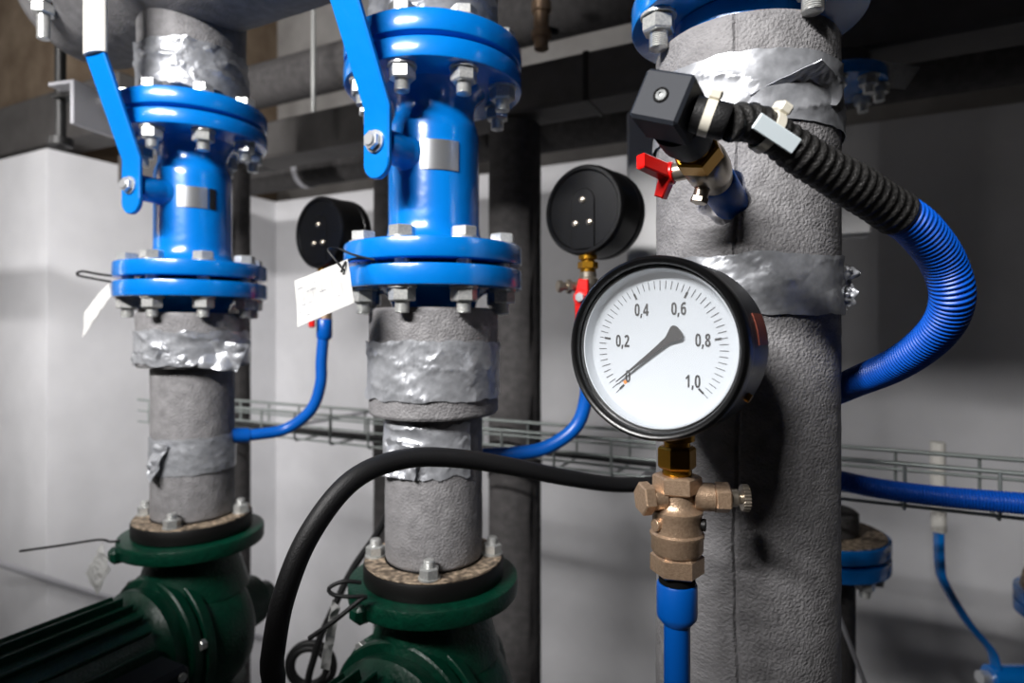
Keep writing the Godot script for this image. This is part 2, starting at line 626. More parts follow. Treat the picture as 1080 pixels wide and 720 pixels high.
func ring_of(called: String, mesh: Mesh, parent: Node, m: Material, r: float, off: float, count: int, sd := 1) -> void:
	var rg := RandomNumberGenerator.new()
	rg.seed = sd
	for k in count:
		var a := off + 360.0 / count * k
		var o := part(called, mesh, m, parent)
		o.position = dirv(a) * r
		o.rotation.y = rg.randf() * TAU

func disc(r: float, y0: float, y1: float, hub := 0.0) -> MB:
	return MB.new().lathe([Vector2(hub, y0), Vector2(r - 0.0025, y0), Vector2(r - 0.0007, y0 + 0.0007), Vector2(r, y0 + 0.0025), Vector2(r, y1 - 0.0025), Vector2(r - 0.0007, y1 - 0.0007), Vector2(r - 0.0025, y1), Vector2(hub, y1)], 72)

# blue ball valve; origin at the underside of its lower flange, +z along the lever stem
func ball_valve(at: Vector3, az: float, bolt_az: float, lean: float, label: String) -> Node3D:
	var t := thing("ball_valve", label, "valve", at, deg_to_rad(az))
	part("lower_flange", disc(0.1, 0.0, 0.021), M.blue_paint, t)
	part("upper_flange", disc(0.1, 0.1965, 0.2175), M.blue_paint, t)
	part("body", MB.new().lathe([Vector2(0, 0.021), Vector2(0.066, 0.021), Vector2(0.060, 0.0235), Vector2(0.0555, 0.0285), Vector2(0.0525, 0.036), Vector2(0.0514, 0.046), Vector2(0.0514, 0.142), Vector2(0.0508, 0.151), Vector2(0.0490, 0.158), Vector2(0.0465, 0.163), Vector2(0.0452, 0.170), Vector2(0.0465, 0.182), Vector2(0.051, 0.190), Vector2(0.058, 0.1965), Vector2(0, 0.1965)], 72), M.blue_paint, t)
	var zf := along(Vector3(0, 0.117, 0), Vector3.BACK)
	part("stem_housing", MB.new().lathe([Vector2(0, 0.040), Vector2(0.0205, 0.040), Vector2(0.0195, 0.050), Vector2(0.0178, 0.053), Vector2(0.017, 0.058), Vector2(0.017, 0.0855), Vector2(0.016, 0.087), Vector2(0, 0.087)], 36, zf), M.blue_paint, t)
	part("stem", MB.new().cyl(0.009, 0.087, 0.0985, zf, 24), M.zinc, t)
	part("stem_nut", MB.new().cyl(0.0115, 0.0969, 0.099, zf, 24).hexa(0.016, 0.099, 0.1055, zf).cyl(0.0065, 0.1055, 0.1075, zf, 24, 0.001), M.chrome, t)
	# lever: flat bar, bent outward to clear the flange
	var side := PackedVector2Array()       # (z, y) centre line
	var zc := 0.0935
	var cl: Array = [Vector2(zc, 0.0955), Vector2(zc, 0.153), Vector2(zc + lean, 0.268), Vector2(zc + lean + 0.002, 0.300)]
	var outl: Array = []
	var th := 0.0065
	for i in cl.size():
		var d: Vector2 = (cl[mini(i + 1, 3)] - cl[maxi(i - 1, 0)]).normalized()
		outl.append(cl[i] + Vector2(d.y, -d.x) * th / 2)
	for i in range(cl.size() - 1, -1, -1):
		var d2: Vector2 = (cl[mini(i + 1, 3)] - cl[maxi(i - 1, 0)]).normalized()
		outl.append(cl[i] - Vector2(d2.y, -d2.x) * th / 2)
	for p in outl:
		side.append(p)
	# prism in xy extruded along z: map local x -> z, y -> y, extrusion -> -x
	var xf := Transform3D(Basis(Vector3(0, 0, 1), Vector3(0, 1, 0), Vector3(-1, 0, 0)), Vector3.ZERO)
	var lv := MB.new().prism(side, -0.017, 0.017, 0.0015, xf)
	lv.lathe([Vector2(0, -th / 2), Vector2(0.0158, -th / 2), Vector2(0.017, -th / 2 + 0.0013), Vector2(0.017, th / 2 - 0.0013), Vector2(0.0158, th / 2), Vector2(0, th / 2)], 36, along(Vector3(0, 0.0965, zc), Vector3.BACK))
	var lever := part("lever", lv, M.blue_paint, t)
	var gr: Array = []
	for k in 5:
		gr.append(Vector3(0, 0.270 + 0.035 * k, zc + lean + 0.002))
	part("grip", MB.new().tube(gr, 0.0078, 24, 0.01, 2.5), M.grip_white, lever, "white plastic grip")
	ring_of("nut", nut_end(0.1965, -1.0).done(), t, M.zinc, 0.0815, bolt_az - az, 8, 3)
	ring_of("bolt", bolt_head(0.021, 0.0255).done(), t, M.zinc, 0.0815, bolt_az - az, 8, 4)
	return t

func plate_on(t: Node3D, r: float, az: float, y0: float, y1: float, half: float, m: Material, called := "name_plate", label := "small silver name plate") -> void:
	var fn := func(u: float, w: float) -> Vector3:
		var a := deg_to_rad(az + (u * 2 - 1) * half)
		return Vector3(sin(a) * (r + 0.0008), lerpf(y0, y1, w), cos(a) * (r + 0.0008))
	part(called, MB.new().sheet(fn, 12, 2, 0.0008), m, t, label)

# the insulated leg between valve and pump; h relative to the eye
func insulated_leg(x: float, z: float, cfg: Dictionary) -> Node3D:
	var base: float = cfg.base
	var t := thing("insulated_pipe", cfg.label, "pipe", Vector3(x, EYE + base, -z))
	var o := -base
	part("flange", disc(0.1, 0.045 + o, 0.067 + o), M.blue_paint, t, "blue pipe flange")
	part("gasket", MB.new().cyl(0.0655, 0.0671 + o, 0.0724 + o, Transform3D.IDENTITY, 48), M.gasket, t)
	part("weld_neck", MB.new().lathe([Vector2(0, 0.022 + o), Vector2(0.046, 0.022 + o), Vector2(0.05, 0.035 + o), Vector2(0.062, 0.045 + o), Vector2(0, 0.045 + o)], 40), M.blue_paint, t)
	ring_of("nut", nut_end(0.045 + o, -1.0).done(), t, M.zinc, 0.0815, cfg.bolt, 8, 8)
	part("upper_foam_sleeve", foam_sleeve(0.073, cfg.mid + o, 0.024 + o, cfg.seed, cfg.seam), M.foam, t)
	part("lower_foam_sleeve", foam_sleeve(0.0551, base + 0.001 + o, cfg.mid - 0.0005 + o, cfg.seed + 1, cfg.seam + 40.0), M.foam, t)
	# black pump flange with worn top
	part("pump_flange", disc(0.079, base + 0.0005 - 0.022 + o, base - 0.001 + o), M.black_steel, t, "black steel flange")
	part("flange_face", MB.new().lathe([Vector2(0.0555, base - 0.0009 + o), Vector2(0.0775, base - 0.0009 + o), Vector2(0.0772, base + 0.0005 + o), Vector2(0.0555, base + 0.0005 + o)], 48), M.worn_steel, t, "worn bare metal upper face of the flange")
	var small := nut_end(0.0, 1.0, 0.010).done()
	for k in 4:
		var so := part("nut", small, M.zinc, t)
		so.position = dirv(cfg.bolt2 + 90.0 * k) * 0.0665 + Vector3(0, base + 0.0006 + o, 0)
		so.rotation.y = 1.3 * k
		so.scale = Vector3.ONE * 0.78
	return t

func pump(x: float, z: float, h: float, label: String, box_side: float) -> Node3D:
	# h: top of the green flange, relative to the eye; +z local points along the motor
	var t := thing("inline_pump", label, "pump", Vector3(x, 0, -z), ROW)
	var y := EYE + h
	var ax := y - 0.143
	var fl := disc(0.0955, y - 0.0195, y)
	part("flange", fl, M.green_paint, t)
	part("flange_lug", MB.new().box(Vector3(0.022, 0.020, 0.020), turn(Vector3(0, y - 0.013, 0) + dirv(-45 + 26.9) * 0.095, deg_to_rad(-45 + 26.9)), 0.005), M.green_paint, t)
	part("neck", MB.new().lathe([Vector2(0, y - 0.085), Vector2(0.075, y - 0.085), Vector2(0.068, y - 0.06), Vector2(0.062, y - 0.04), Vector2(0.06, y - 0.0195), Vector2(0, y - 0.0195)], 48), M.green_paint, t)
	var zf := along(Vector3(0, ax, 0), Vector3.BACK)
	part("volute", MB.new().lathe([Vector2(0, -0.055), Vector2(0.052, -0.055), Vector2(0.072, -0.048), Vector2(0.087, -0.034), Vector2(0.093, -0.014), Vector2(0.093, 0.012), Vector2(0.091, 0.03), Vector2(0.089, 0.0345), Vector2(0, 0.0345)], 64, zf), M.green_paint, t)
	part("cover_ring", MB.new().lathe([Vector2(0, 0.035), Vector2(0.0965, 0.035), Vector2(0.0975, 0.036), Vector2(0.0975, 0.047), Vector2(0.0965, 0.048), Vector2(0.088, 0.048), Vector2(0.088, 0.052), Vector2(0.093, 0.0525), Vector2(0.093, 0.063), Vector2(0.091, 0.065), Vector2(0, 0.065)], 64, zf), M.green_paint, t)
	part("end_cap", MB.new().lathe([Vector2(0, -0.140), Vector2(0.012, -0.140), Vector2(0.02, -0.132), Vector2(0.024, -0.112), Vector2(0.038, -0.105), Vector2(0.045, -0.0555), Vector2(0, -0.0555)], 32, zf), M.green_paint, t)
	part("motor", MB.new().lathe([Vector2(0, 0.0655), Vector2(0.082, 0.0655), Vector2(0.083, 0.082), Vector2(0.076, 0.09), Vector2(0.0715, 0.10), Vector2(0.0715, 0.37), Vector2(0.078, 0.375), Vector2(0.078, 0.39), Vector2(0.06, 0.41), Vector2(0, 0.412)], 48, zf), M.green_paint, t)
	var fin := MB.new().box(Vector3(0.0035, 0.012, 0.272), Transform3D.IDENTITY, 0.001).done()
	for k in 22:
		var a := TAU * k / 22
		var f := part("fin", fin, M.green_paint, t)
		f.transform = Transform3D(Basis(Vector3.BACK, -a), Vector3(sin(a) * 0.0765, ax + cos(a) * 0.0765, 0.2365))
	for k in 6:
		var a2 := TAU * (k + 0.3) / 6
		part("cover_bolt", MB.new().hexa(0.012, 0.0, 0.008, along(Vector3(sin(a2) * 0.0925, ax + cos(a2) * 0.0925, 0.048), Vector3.BACK)), M.zinc, t)
	var tb := part("terminal_box", MB.new().box(Vector3(0.055, 0.12, 0.13), Transform3D(Basis.IDENTITY, Vector3(box_side * 0.110, ax - 0.03, 0.165)), 0.006), M.black_plastic, t, "black terminal box on the side of the motor")
	for s in [-1, 1]:
		part("screw", MB.new().cyl(0.005, 0.0, 0.003, along(Vector3(box_side * 0.1375, ax + 0.02, 0.165 + 0.052 * s), Vector3(box_side, 0, 0)), 16), M.zinc, tb)
	part("foot", MB.new().lathe([Vector2(0, 0.0), Vector2(0.11, 0.0), Vector2(0.11, 0.02), Vector2(0.06, 0.03), Vector2(0.055, ax - 0.10), Vector2(0.07, ax - 0.08), Vector2(0, ax - 0.08)], 40), M.green_paint, t)
	return t

# pressure gauge: origin at the bottom of the stem, dial facing local +z
func gauge(label: String, at: Vector3, yaw: float, stem_h: float, stem_mat: Material, group := "") -> Node3D:
	var t := thing("pressure_gauge", label, "gauge", at, yaw, group)
	var R := 0.0562
	var cy := stem_h + R - 0.002
	var zd := 0.0215
	var zf := along(Vector3(0, cy, zd), Vector3.BACK)
	# case: local y of zf = toward the dial
	part("case", MB.new().lathe([Vector2(0, -0.0325), Vector2(0.047, -0.0325), Vector2(0.049, -0.0355), Vector2(0.0525, -0.0355), Vector2(0.0545, -0.033), Vector2(0.0553, -0.028), Vector2(0.0553, 0.008), Vector2(0.0495, 0.008), Vector2(0.0495, 0.006), Vector2(0, 0.006)], 96, zf), M.black_case, t)
	part("bezel", MB.new().lathe([Vector2(0.0500, 0.0085), Vector2(0.0548, 0.0085), Vector2(0.0559, 0.0095), Vector2(0.0562, 0.0125), Vector2(0.0562, 0.0185), Vector2(0.0556, 0.0215), Vector2(0.0540, 0.0230), Vector2(0.0525, 0.0226), Vector2(0.0512, 0.0210), Vector2(0.0508, 0.0185), Vector2(0.0500, 0.0180), Vector2(0.0500, 0.0085)], 96, zf), M.black_case, t)
	var dial := part("dial", MB.new().lathe([Vector2(0, 0.0062), Vector2(0.0493, 0.0062), Vector2(0.0493, 0.0155), Vector2(0.0485, 0.0155), Vector2(0.0470, 0.0088), Vector2(0.0462, 0.0082), Vector2(0, 0.0082)], 96, zf), M.dial, t, "white dial plate")
	part("stem", MB.new().hexa(0.0215, 0.004, stem_h * 0.62).lathe([Vector2(0, stem_h * 0.62), Vector2(0.0085, stem_h * 0.62), Vector2(0.0085, stem_h * 0.72), Vector2(0.0115, stem_h * 0.76), Vector2(0.0115, stem_h + 0.001), Vector2(0, stem_h + 0.001)], 32).cyl(0.0095, 0.0, 0.004, Transform3D.IDENTITY, 24), stem_mat, t)
	# back: raised keyhole plate and three screws
	var kp := PackedVector2Array()
	for k in 13:
		var a := PI * k / 12
		kp.append(Vector2(cos(a) * 0.0165, 0.010 + sin(a) * 0.0165))
	kp.append(Vector2(-0.0165, -0.0475))
	kp.append(Vector2(0.0165, -0.0475))
	var bx := Transform3D(Basis(Vector3.UP, PI), Vector3(0, cy, zd))
	part("back_plate", MB.new().prism(kp, 0.0324, 0.0345, 0.0008, bx), M.black_case, t)
	for p in [Vector2(0, 0.012), Vector2(-0.010, -0.016), Vector2(0.010, -0.016)]:
		part("screw", MB.new().lathe([Vector2(0, 0.0343), Vector2(0.0042, 0.0343), Vector2(0.0038, 0.0362), Vector2(0.002, 0.0374), Vector2(0, 0.0376)], 20, along(Vector3(-p.x, cy + p.y, zd), Vector3.FORWARD)), M.nickel, t)
	# scale: 50 divisions over 270 degrees
	var z0 := 0.00825 + zd
	var sc := MB.new()
	var rd := 0.0470
	for k in 51:
		var a := deg_to_rad(225.0 - 270.0 * k / 50)
		var xf := Transform3D(Basis(Vector3.BACK, a), Vector3(0, cy, z0 + 0.0002))
		var lo := 0.775 if k % 5 else 0.755
		sc.box(Vector3((0.885 - lo) * rd, 0.00034, 0.0002), xf * Transform3D(Basis.IDENTITY, Vector3((0.885 + lo) / 2 * rd, 0, 0)), 0.00002)
		if k % 10 == 0:
			sc.box(Vector3(0.085 * rd, 0.0013, 0.0002), xf * Transform3D(Basis.IDENTITY, Vector3(0.765 * rd, 0, 0)), 0.00002)
	part("scale", sc, M.print, dial, "black scale marks")
	var sf := SystemFont.new()
	sf.font_names = PackedStringArray(["Droid Sans"])
	sf.font_weight = 700
	var nums := ["0", "0,2", "0,4", "0,6", "0,8", "1,0"]
	var where := [Vector2(-0.455, -0.40), Vector2(-0.535, 0.08), Vector2(-0.26, 0.50), Vector2(0.25, 0.505), Vector2(0.565, 0.10), Vector2(0.435, -0.425)]
	for i in 6:
		var tm := TextMesh.new()
		tm.font = sf
		tm.text = nums[i]
		tm.font_size = 64
		tm.pixel_size = 0.0088 / 46.0
		tm.depth = 0.0004
		var o := part("numeral", tm, M.print, dial)
		o.transform = Transform3D(Basis.from_scale(Vector3(0.56, 0.86, 1.0)), Vector3(where[i].x * rd, cy + where[i].y * rd, z0 + 0.0001))
	part("zero_mark", MB.new().box(Vector3(0.0022, 0.0022, 0.0002), Transform3D(Basis(Vector3.BACK, 0.6), Vector3(-0.495 * rd, cy - 0.475 * rd, z0 + 0.0001)), 0.00002), M.orange_print, dial, "small orange mark by the zero")
	var ne := PackedVector2Array()
	for q in [[-0.36, 0.045], [-0.345, 0.085], [-0.32, 0.105], [-0.285, 0.105], [-0.15, 0.045], [0.0, 0.033], [0.15, 0.026], [0.78, 0.006]]:
		ne.append(Vector2(q[0] * rd, q[1] * rd))
	for i in range(7, -1, -1):
		ne.append(Vector2(ne[i].x, -ne[i].y))
	part("needle", MB.new().prism(ne, 0.0, 0.0007, 0.0001, Transform3D(Basis(Vector3.BACK, deg_to_rad(218.5)), Vector3(0.0, cy + 0.0005, 0.0101 + zd))), M.print, t, "black tapered needle pointing near zero")
	part("needle_axle", MB.new().cyl(0.0011, 0.0082, 0.0100, zf, 12), M.nickel, t)
	part("glass", MB.new().cyl(0.0498, 0.0162, 0.0172, zf, 64), M.glass, t, "clear front glass")
	return t

func cable_tie(label: String, c: Vector3, axis: Vector3, r: float, lock_dir: Vector3, group := "") -> Node3D:
	var t := thing("cable_tie", label, "cable tie", c, 0.0, group)
	var xf := along(Vector3.ZERO, axis)
	part("strap", MB.new().lathe([Vector2(r, -0.0026), Vector2(r + 0.0012, -0.0026), Vector2(r + 0.0012, 0.0026), Vector2(r, 0.0026), Vector2(r, -0.0026)], 40, xf), M.nylon, t)
	var y := axis.normalized()
	var d := (lock_dir - y * lock_dir.dot(y)).normalized()
	part("lock", MB.new().box(Vector3(0.0105, 0.0078, 0.0062), Transform3D(Basis(d.cross(y), y, d).orthonormalized(), d * (r + 0.0034)), 0.0014), M.nylon, t)
	return t

func tie_loop(parent: Node, pts: Array, r: float, m: Material, called := "tie") -> MeshInstance3D:
	return part(called, MB.new().tube(pts, r, 10, 0.004), m, parent)

# ---------------------------------------------------------------- the scene
func _ready() -> void:
	make_materials()
	# camera
	var cam := Camera3D.new()
	cam.name = "camera"
	var att := CameraAttributesPhysical.new()
	att.frustum_focal_length = 24.0
	att.frustum_focus_distance = 0.43
	att.frustum_near = 0.05
	att.frustum_far = 60.0
	att.exposure_aperture = 6.0
	cam.attributes = att
	cam.projection = Camera3D.PROJECTION_FRUSTUM
	cam.near = 0.05
	cam.far = 60.0
	cam.size = 2.0 * 0.05 * 360.0 / F
	cam.frustum_offset = Vector2(0, -12.0 / F * 0.05)
	cam.position = Vector3(0, EYE, 0)
	add_child(cam)
	cam.current = true
	# environment
	var we := WorldEnvironment.new()
	we.name = "world_environment"
	var env := Environment.new()
	env.background_mode = Environment.BG_COLOR
	env.background_color = Color(0.02, 0.02, 0.022)
	env.tonemap_mode = Environment.TONE_MAPPER_LINEAR
	env.tonemap_exposure = 4.3
	env.sdfgi_enabled = true
	env.ssao_enabled = true
	env.ssil_enabled = true
	we.environment = env
	add_child(we)
	# lamps out of view, placed to light the pipes and the left wall: [s, t, h, length, yaw in the row frame, energy, label]
	lamp("unseen_batten_lamp", row(-0.5, -0.8, 0.85), Vector3(1.3, -0.05, 0), 0.85, 1.35, "unseen batten lamp behind the camera, placed to light the pipes from the upper left")
	lamp("unseen_upright_lamp", row(-1.5, 0.2, 0.15), Vector3(0, 0.72, PI / 2), 0.6, 0.30, "unseen upright tube lamp beyond the left edge, placed to light the left wall")
	room()
	overhead()
	left_line()
	middle_line()
	right_line()
	front_gauge()
	switch_and_conduit()
	rear_gauges()
	cable_tray()
	background_valves()
	cables_and_tags()

# a tube lamp; turned by turn_by (tilt, yaw in the row frame, roll) it throws its light along its own -y
func lamp(called: String, p: Vector3, turn_by: Vector3, length: float, energy: float, label: String) -> void:
	var t := thing(called, label, "lamp", p)
	var upright := absf(turn_by.z) > 1.0
	t.basis = Basis(Vector3.UP, ROW + turn_by.y) * (Basis(Vector3.RIGHT, PI / 2) * Basis(Vector3.UP, PI / 2) if upright else Basis(Vector3.RIGHT, turn_by.x))
	part("housing", MB.new().box(Vector3(length + 0.06, 0.05, 0.12), turn(Vector3(0, 0.055, 0)), 0.006), M.panel, t)
	part("lamp_tube", MB.new().cyl(0.018, -length / 2, length / 2, along(Vector3(0, 0.01, 0), Vector3.RIGHT), 20), M.lamp_glow, t, "glowing tube")
	var inv := t.transform.affine_inverse()
	for k in ([0.0] if upright else [-0.4, 0.4]):
		var a := t.transform * Vector3(k * length, 0.075, 0)
		var b := Vector3(a.x, 0.0 if upright else EYE + 1.6, a.z)
		part("pole" if upright else "hanger", MB.new().tube([inv * a, inv * b], 0.012 if upright else 0.004, 12, 1.0), M.zinc, t)
	var l := AreaLight3D.new()
	l.name = "lamp_light"
	l.area_size = Vector2(length, 0.08)
	l.light_energy = energy
	l.light_color = Color(1.0, 0.99, 0.985)
	l.shadow_enabled = true
	l.area_range = 12.0
	l.position = Vector3(0, -0.02, 0)
	l.rotation.x = -PI / 2
	t.add_child(l)

func slab(called: String, s0: float, s1: float, t0: float, t1: float, h0: float, h1: float, m: Material) -> MeshInstance3D:
	var o := struct(called, MB.new().box(Vector3(s1 - s0, h1 - h0, t1 - t0), Transform3D.IDENTITY, 0.0006), m)
	o.transform = turn(row((s0 + s1) / 2, (t0 + t1) / 2, (h0 + h1) / 2), ROW)
	return o

func room() -> void:
	slab("floor", -4.2, 2.8, -1.9, 2.6, -EYE - 0.15, -EYE, M.floor_paint)
	slab("ceiling", -4.2, 2.8, -1.9, 2.6, 1.6, 1.75, M.dark_plaster)
	slab("wall_back", -2.233, 2.6, 2.0, 2.25, -EYE, 0.59, M.white_wall)
	slab("wall_back_upper", -2.4, 2.6, 2.16, 2.4, 0.59, 1.6, M.grey_plaster)
	slab("wall_left", -4.0, -2.233, 1.073, 2.25, -EYE, 0.59, M.white_wall)
	slab("wall_left_upper", -4.0, -2.4, 1.25, 2.4, 0.59, 1.6, M.concrete)
	slab("wall_side", -4.2, -4.0, -1.7, 2.4, -EYE, 1.6, M.white_wall)
	slab("wall_right", 2.6, 2.8, -1.7, 2.4, -EYE, 1.6, M.dark_plaster)
	slab("wall_front", -4.2, 2.8, -1.9, -1.7, -EYE, 1.6, M.dark_plaster)

# a straight round run along the row between s0 and s1
func run_tube(s0: float, s1: float, t: float, h: float, r: float) -> MB:
	return MB.new().cyl(r, 0, s1 - s0, along(Vector3.ZERO, Vector3.RIGHT), 48)

func overhead() -> void:
	# header above the row, with branches down to the left and middle valves
	var L := Vector3(-0.464, 0, -0.884)
	var C := Vector3(-0.089, 0, -0.694)
	var hd := thing("header_pipe", "thick grey insulated header pipe overhead at the upper left, feeding the two blue valves", "pipe", row(-1.035, 0.558, 0.531), ROW)
	var sl := foam_sleeve(0.110, 0.0, 0.80, 40, 200.0, [], 72, 0.02)
	var sm := part("foam_sleeve", sl, M.foam, hd)
	sm.transform = along(Vector3.ZERO, Vector3.RIGHT)
	part("end_cap", MB.new().lathe([Vector2(0, -0.05), Vector2(0.05, -0.047), Vector2(0.085, -0.034), Vector2(0.102, -0.016), Vector2(0.107, 0.0), Vector2(0, 0)], 48, along(Vector3.ZERO, Vector3.RIGHT)), M.foam, hd)
	for i in 2:
		var p: Vector3 = [L, C][i]
		var q := hd.transform.affine_inverse() * Vector3(p.x, EYE + 0.295, p.z)
		var off := -q.y
		var fl := part("flange", disc(0.1, 0.0, 0.0225), M.blue_paint, hd, "blue flange above the valve")
		fl.position = q
		var gk := part("gasket", MB.new().cyl(0.0655, -0.0048, -0.0001, Transform3D.IDENTITY, 48), M.gasket, hd)
		gk.position = q
		var br := part("branch_sleeve", foam_sleeve(0.071, 0.034, 0.19, 50 + i, 210.0), M.foam, hd)
		br.position = q
		part("branch_neck", MB.new().cyl(0.05, 0.0226, 0.04, turn(q), 36), M.black_steel, hd)
		var mesh := bolt_head(0.0225, 0.0222).done()
		for k in 8:
			var a := deg_to_rad([-9.0, -16.0][i] + 45 * k) - ROW
			var bo := part("bolt", mesh, M.zinc, hd)
			bo.position = q + Vector3(sin(a), 0, cos(a)) * 0.0815
		if i == 0:
			var tp := part("tape_band", tape_wrap(0.071, 0.036, 0.098, -70, 150, 0.005, 61, 0.006), M.tape, hd, "crumpled silver tape")
			tp.position = q
		else:
			var tp2 := part("tape_band", tape_wrap(0.071, 0.036, 0.09, -90, 150, 0.003, 62, 0.004), M.tape, hd, "crumpled silver tape")
			tp2.position = q
	# anchor bolt near the left end
	var nb := part("anchor_bolt", MB.new().hexa(0.026, 0.0, 0.016).cyl(0.008, -0.034, 0.0).cyl(0.017, 0.016, 0.019), M.zinc, hd)
	nb.position = hd.transform.affine_inverse() * px(46, 16, 0.862)
	for s in [0.1, 0.7]:
		part("hanger_rod", MB.new().cyl(0.005, 0.109, 1.6 - 0.531, turn(Vector3(s, 0, 0)), 10), M.zinc, hd)
	# unseen box above the frame, placed to keep lamp light off the back wall
	var vd := thing("unseen_upper_blocker", "unseen dark box overhead, placed to shade the right of the back wall", "duct", row(-0.42, 0.2, 0.55), ROW)
	part("duct_body", MB.new().box(Vector3(3.06, 0.42, 0.40), turn(Vector3(1.37, 0.21, 0)), 0.01), M.duct, vd)
	part("flat_section", MB.new().box(Vector3(0.31, 0.10, 0.40), turn(Vector3(-0.316, 0.10, 0)), 0.01), M.duct, vd)
	for s in [0.3, 1.5, 2.7]:
		part("hanger_rod", MB.new().cyl(0.006, 0.421, 1.6 - 0.55, turn(Vector3(s, 0, 0)), 10), M.zinc, vd)
	var cd := thing("unseen_lower_blocker", "unseen long box behind the camera, placed to shade the pumps from the batten lamp", "duct", row(-2.2, -0.50, 0.437), ROW)  # out of view, cuts the lamp light to darken pumps and lower pipes
	part("duct_body", MB.new().box(Vector3(3.8, 0.116, 0.10), turn(Vector3(1.9, 0.058, 0)), 0.003), M.duct, cd)
	for s in [0.2, 3.5]:
		part("hanger_rod", MB.new().cyl(0.006, 0.1165, 1.6 - 0.437, turn(Vector3(s, 0, 0)), 10), M.zinc, cd)
	var sp := thing("unseen_side_pipe", "unseen pipe beyond the left edge, placed to shade a band on the left wall", "pipe", row(-3.9, 0.5, 0.345), ROW)  # out of view, placed to cast the dark band on the left wall
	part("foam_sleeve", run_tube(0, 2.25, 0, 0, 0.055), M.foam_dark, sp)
	# dark square duct
	var du := thing("duct", "long dark grey rectangular duct crossing behind the valves", "duct", row(-1.9, 1.15, 0.441), ROW)
	part("duct_body", MB.new().box(Vector3(3.9, 0.093, 0.10), turn(Vector3(1.95, 0.0465, 0.0)), 0.006), M.duct, du)
	for k in 4:
		part("joint_band", MB.new().box(Vector3(0.012, 0.096, 0.103), turn(Vector3(0.55 + 0.95 * k, 0.0465, 0)), 0.002), M.black_steel, du)
	for s in [0.75, 3.4]:
		part("hanger_rod", MB.new().cyl(0.006, 0.0935, 1.6 - 0.441, turn(Vector3(s, 0, 0)), 10), M.zinc, du)
	# round dark pipe below and behind the duct
	var pb := thing("dark_pipe", "dark round pipe running just below and behind the rectangular duct", "pipe", row(-2.1, 1.45, 0.515), ROW)
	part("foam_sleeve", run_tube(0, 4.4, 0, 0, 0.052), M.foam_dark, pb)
	for s in [0.62]:
		part("pipe_clamp", MB.new().lathe([Vector2(0.0525, -0.01), Vector2(0.0555, -0.01), Vector2(0.0555, 0.01), Vector2(0.0525, 0.01), Vector2(0.0525, -0.01)], 40, along(Vector3(s, 0, 0), Vector3.RIGHT)), M.strut, pb)
	# upper dark pipe
	var pu := thing("dark_pipe", "upper dark round pipe crossing above the rectangular duct", "pipe", row(-1.9, 1.30, 0.74), ROW)
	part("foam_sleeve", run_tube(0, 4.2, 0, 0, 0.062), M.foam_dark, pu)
	for s in [0.2, 3.6]:
		part("hanger_rod", MB.new().cyl(0.005, 0.061, 1.6 - 0.74, turn(Vector3(s, 0, 0)), 10), M.zinc, pu)
	# brass drain valve under the upper pipe
	var dv := thing("drain_valve", "small upright brass valve below the upper dark pipe, right of the middle blue flange", "valve", px(571, 52, 1.18))
	part("body", MB.new().lathe([Vector2(0, 0), Vector2(0.014, 0), Vector2(0.014, 0.02), Vector2(0.019, 0.022), Vector2(0.019, 0.034), Vector2(0.015, 0.038), Vector2(0.015, 0.07), Vector2(0.019, 0.072), Vector2(0.019, 0.09), Vector2(0.016, 0.092), Vector2(0.016, 0.16), Vector2(0, 0.16)], 24), M.bronze, dv)
	part("handle", MB.new().box(Vector3(0.05, 0.012, 0.012), turn(Vector3(0.012, 0.05, -0.024), 0.4), 0.003).cyl(0.007, 0.0, 0.018, along(Vector3(0, 0.05, -0.013), Vector3.FORWARD)), M.black_plastic, dv)
	# white strut end at the upper left
	var st := thing("strut", "pale grey steel channel end under the overhead header at the upper left", "bracket", px(66, 108, 1.05), ROW + deg_to_rad(12))
	part("channel", MB.new().prism(PackedVector2Array([Vector2(-0.033, 0.038), Vector2(-0.033, 0.032), Vector2(0.016, 0.032), Vector2(0.016, -0.038), Vector2(0.024, -0.038), Vector2(0.024, 0.038)]), -0.35, 0.0, 0.001), M.strut, st)
	part("bolt", MB.new().hexa(0.016, 0.0, 0.01, along(Vector3(0.024, 0.02, -0.06), Vector3.RIGHT)), M.zinc, st)
	part("hanger_rod", MB.new().cyl(0.006, 0.0385, EYE + 1.6 - st.position.y, turn(Vector3(0.01, 0, -0.2)), 10), M.zinc, st)
	part("hanger_rod", MB.new().cyl(0.009, -0.06, 0.2, turn(Vector3(-0.055, 0, -0.04)), 12).cyl(0.02, -0.06, -0.045, turn(Vector3(-0.055, 0, -0.04)), 16).box(Vector3(0.06, 0.008, 0.03), turn(Vector3(-0.03, 0.028, -0.04))), M.black_steel, st, "dark threaded rod")
	var bm := thing("dark_beam", "dark beam above the white wall in the upper left corner", "beam", row(-3.9, 1.16, 0.62), ROW)
	part("beam_body", MB.new().box(Vector3(2.0, 0.17, 0.12), turn(Vector3(1.0, 0.085, 0)), 0.006), M.duct, bm)
	# vertical dark pipes of the second row
	var spots := [[0.006, 1.28, "black vertical pipe between the middle valve and the middle gauge"], [-0.268, 1.42, "dark vertical pipe hidden behind the middle insulated pipe"], [-0.762, 1.63, "dark vertical pipe hidden behind the left insulated pipe"]]
	for q in spots:
		var vp := thing("vertical_pipe", q[2], "pipe", Vector3(q[0], 0, -q[1]))
		part("foam_sleeve", foam_sleeve(0.055, 0.0, EYE + 0.43, 71, 400.0, [], 48, 0.06), M.foam_dark, vp)
		part("tape_band", tape_wrap(0.055, EYE - 0.31, EYE - 0.25, -90, 90, 0.001, 72), M.foam_dark, vp)

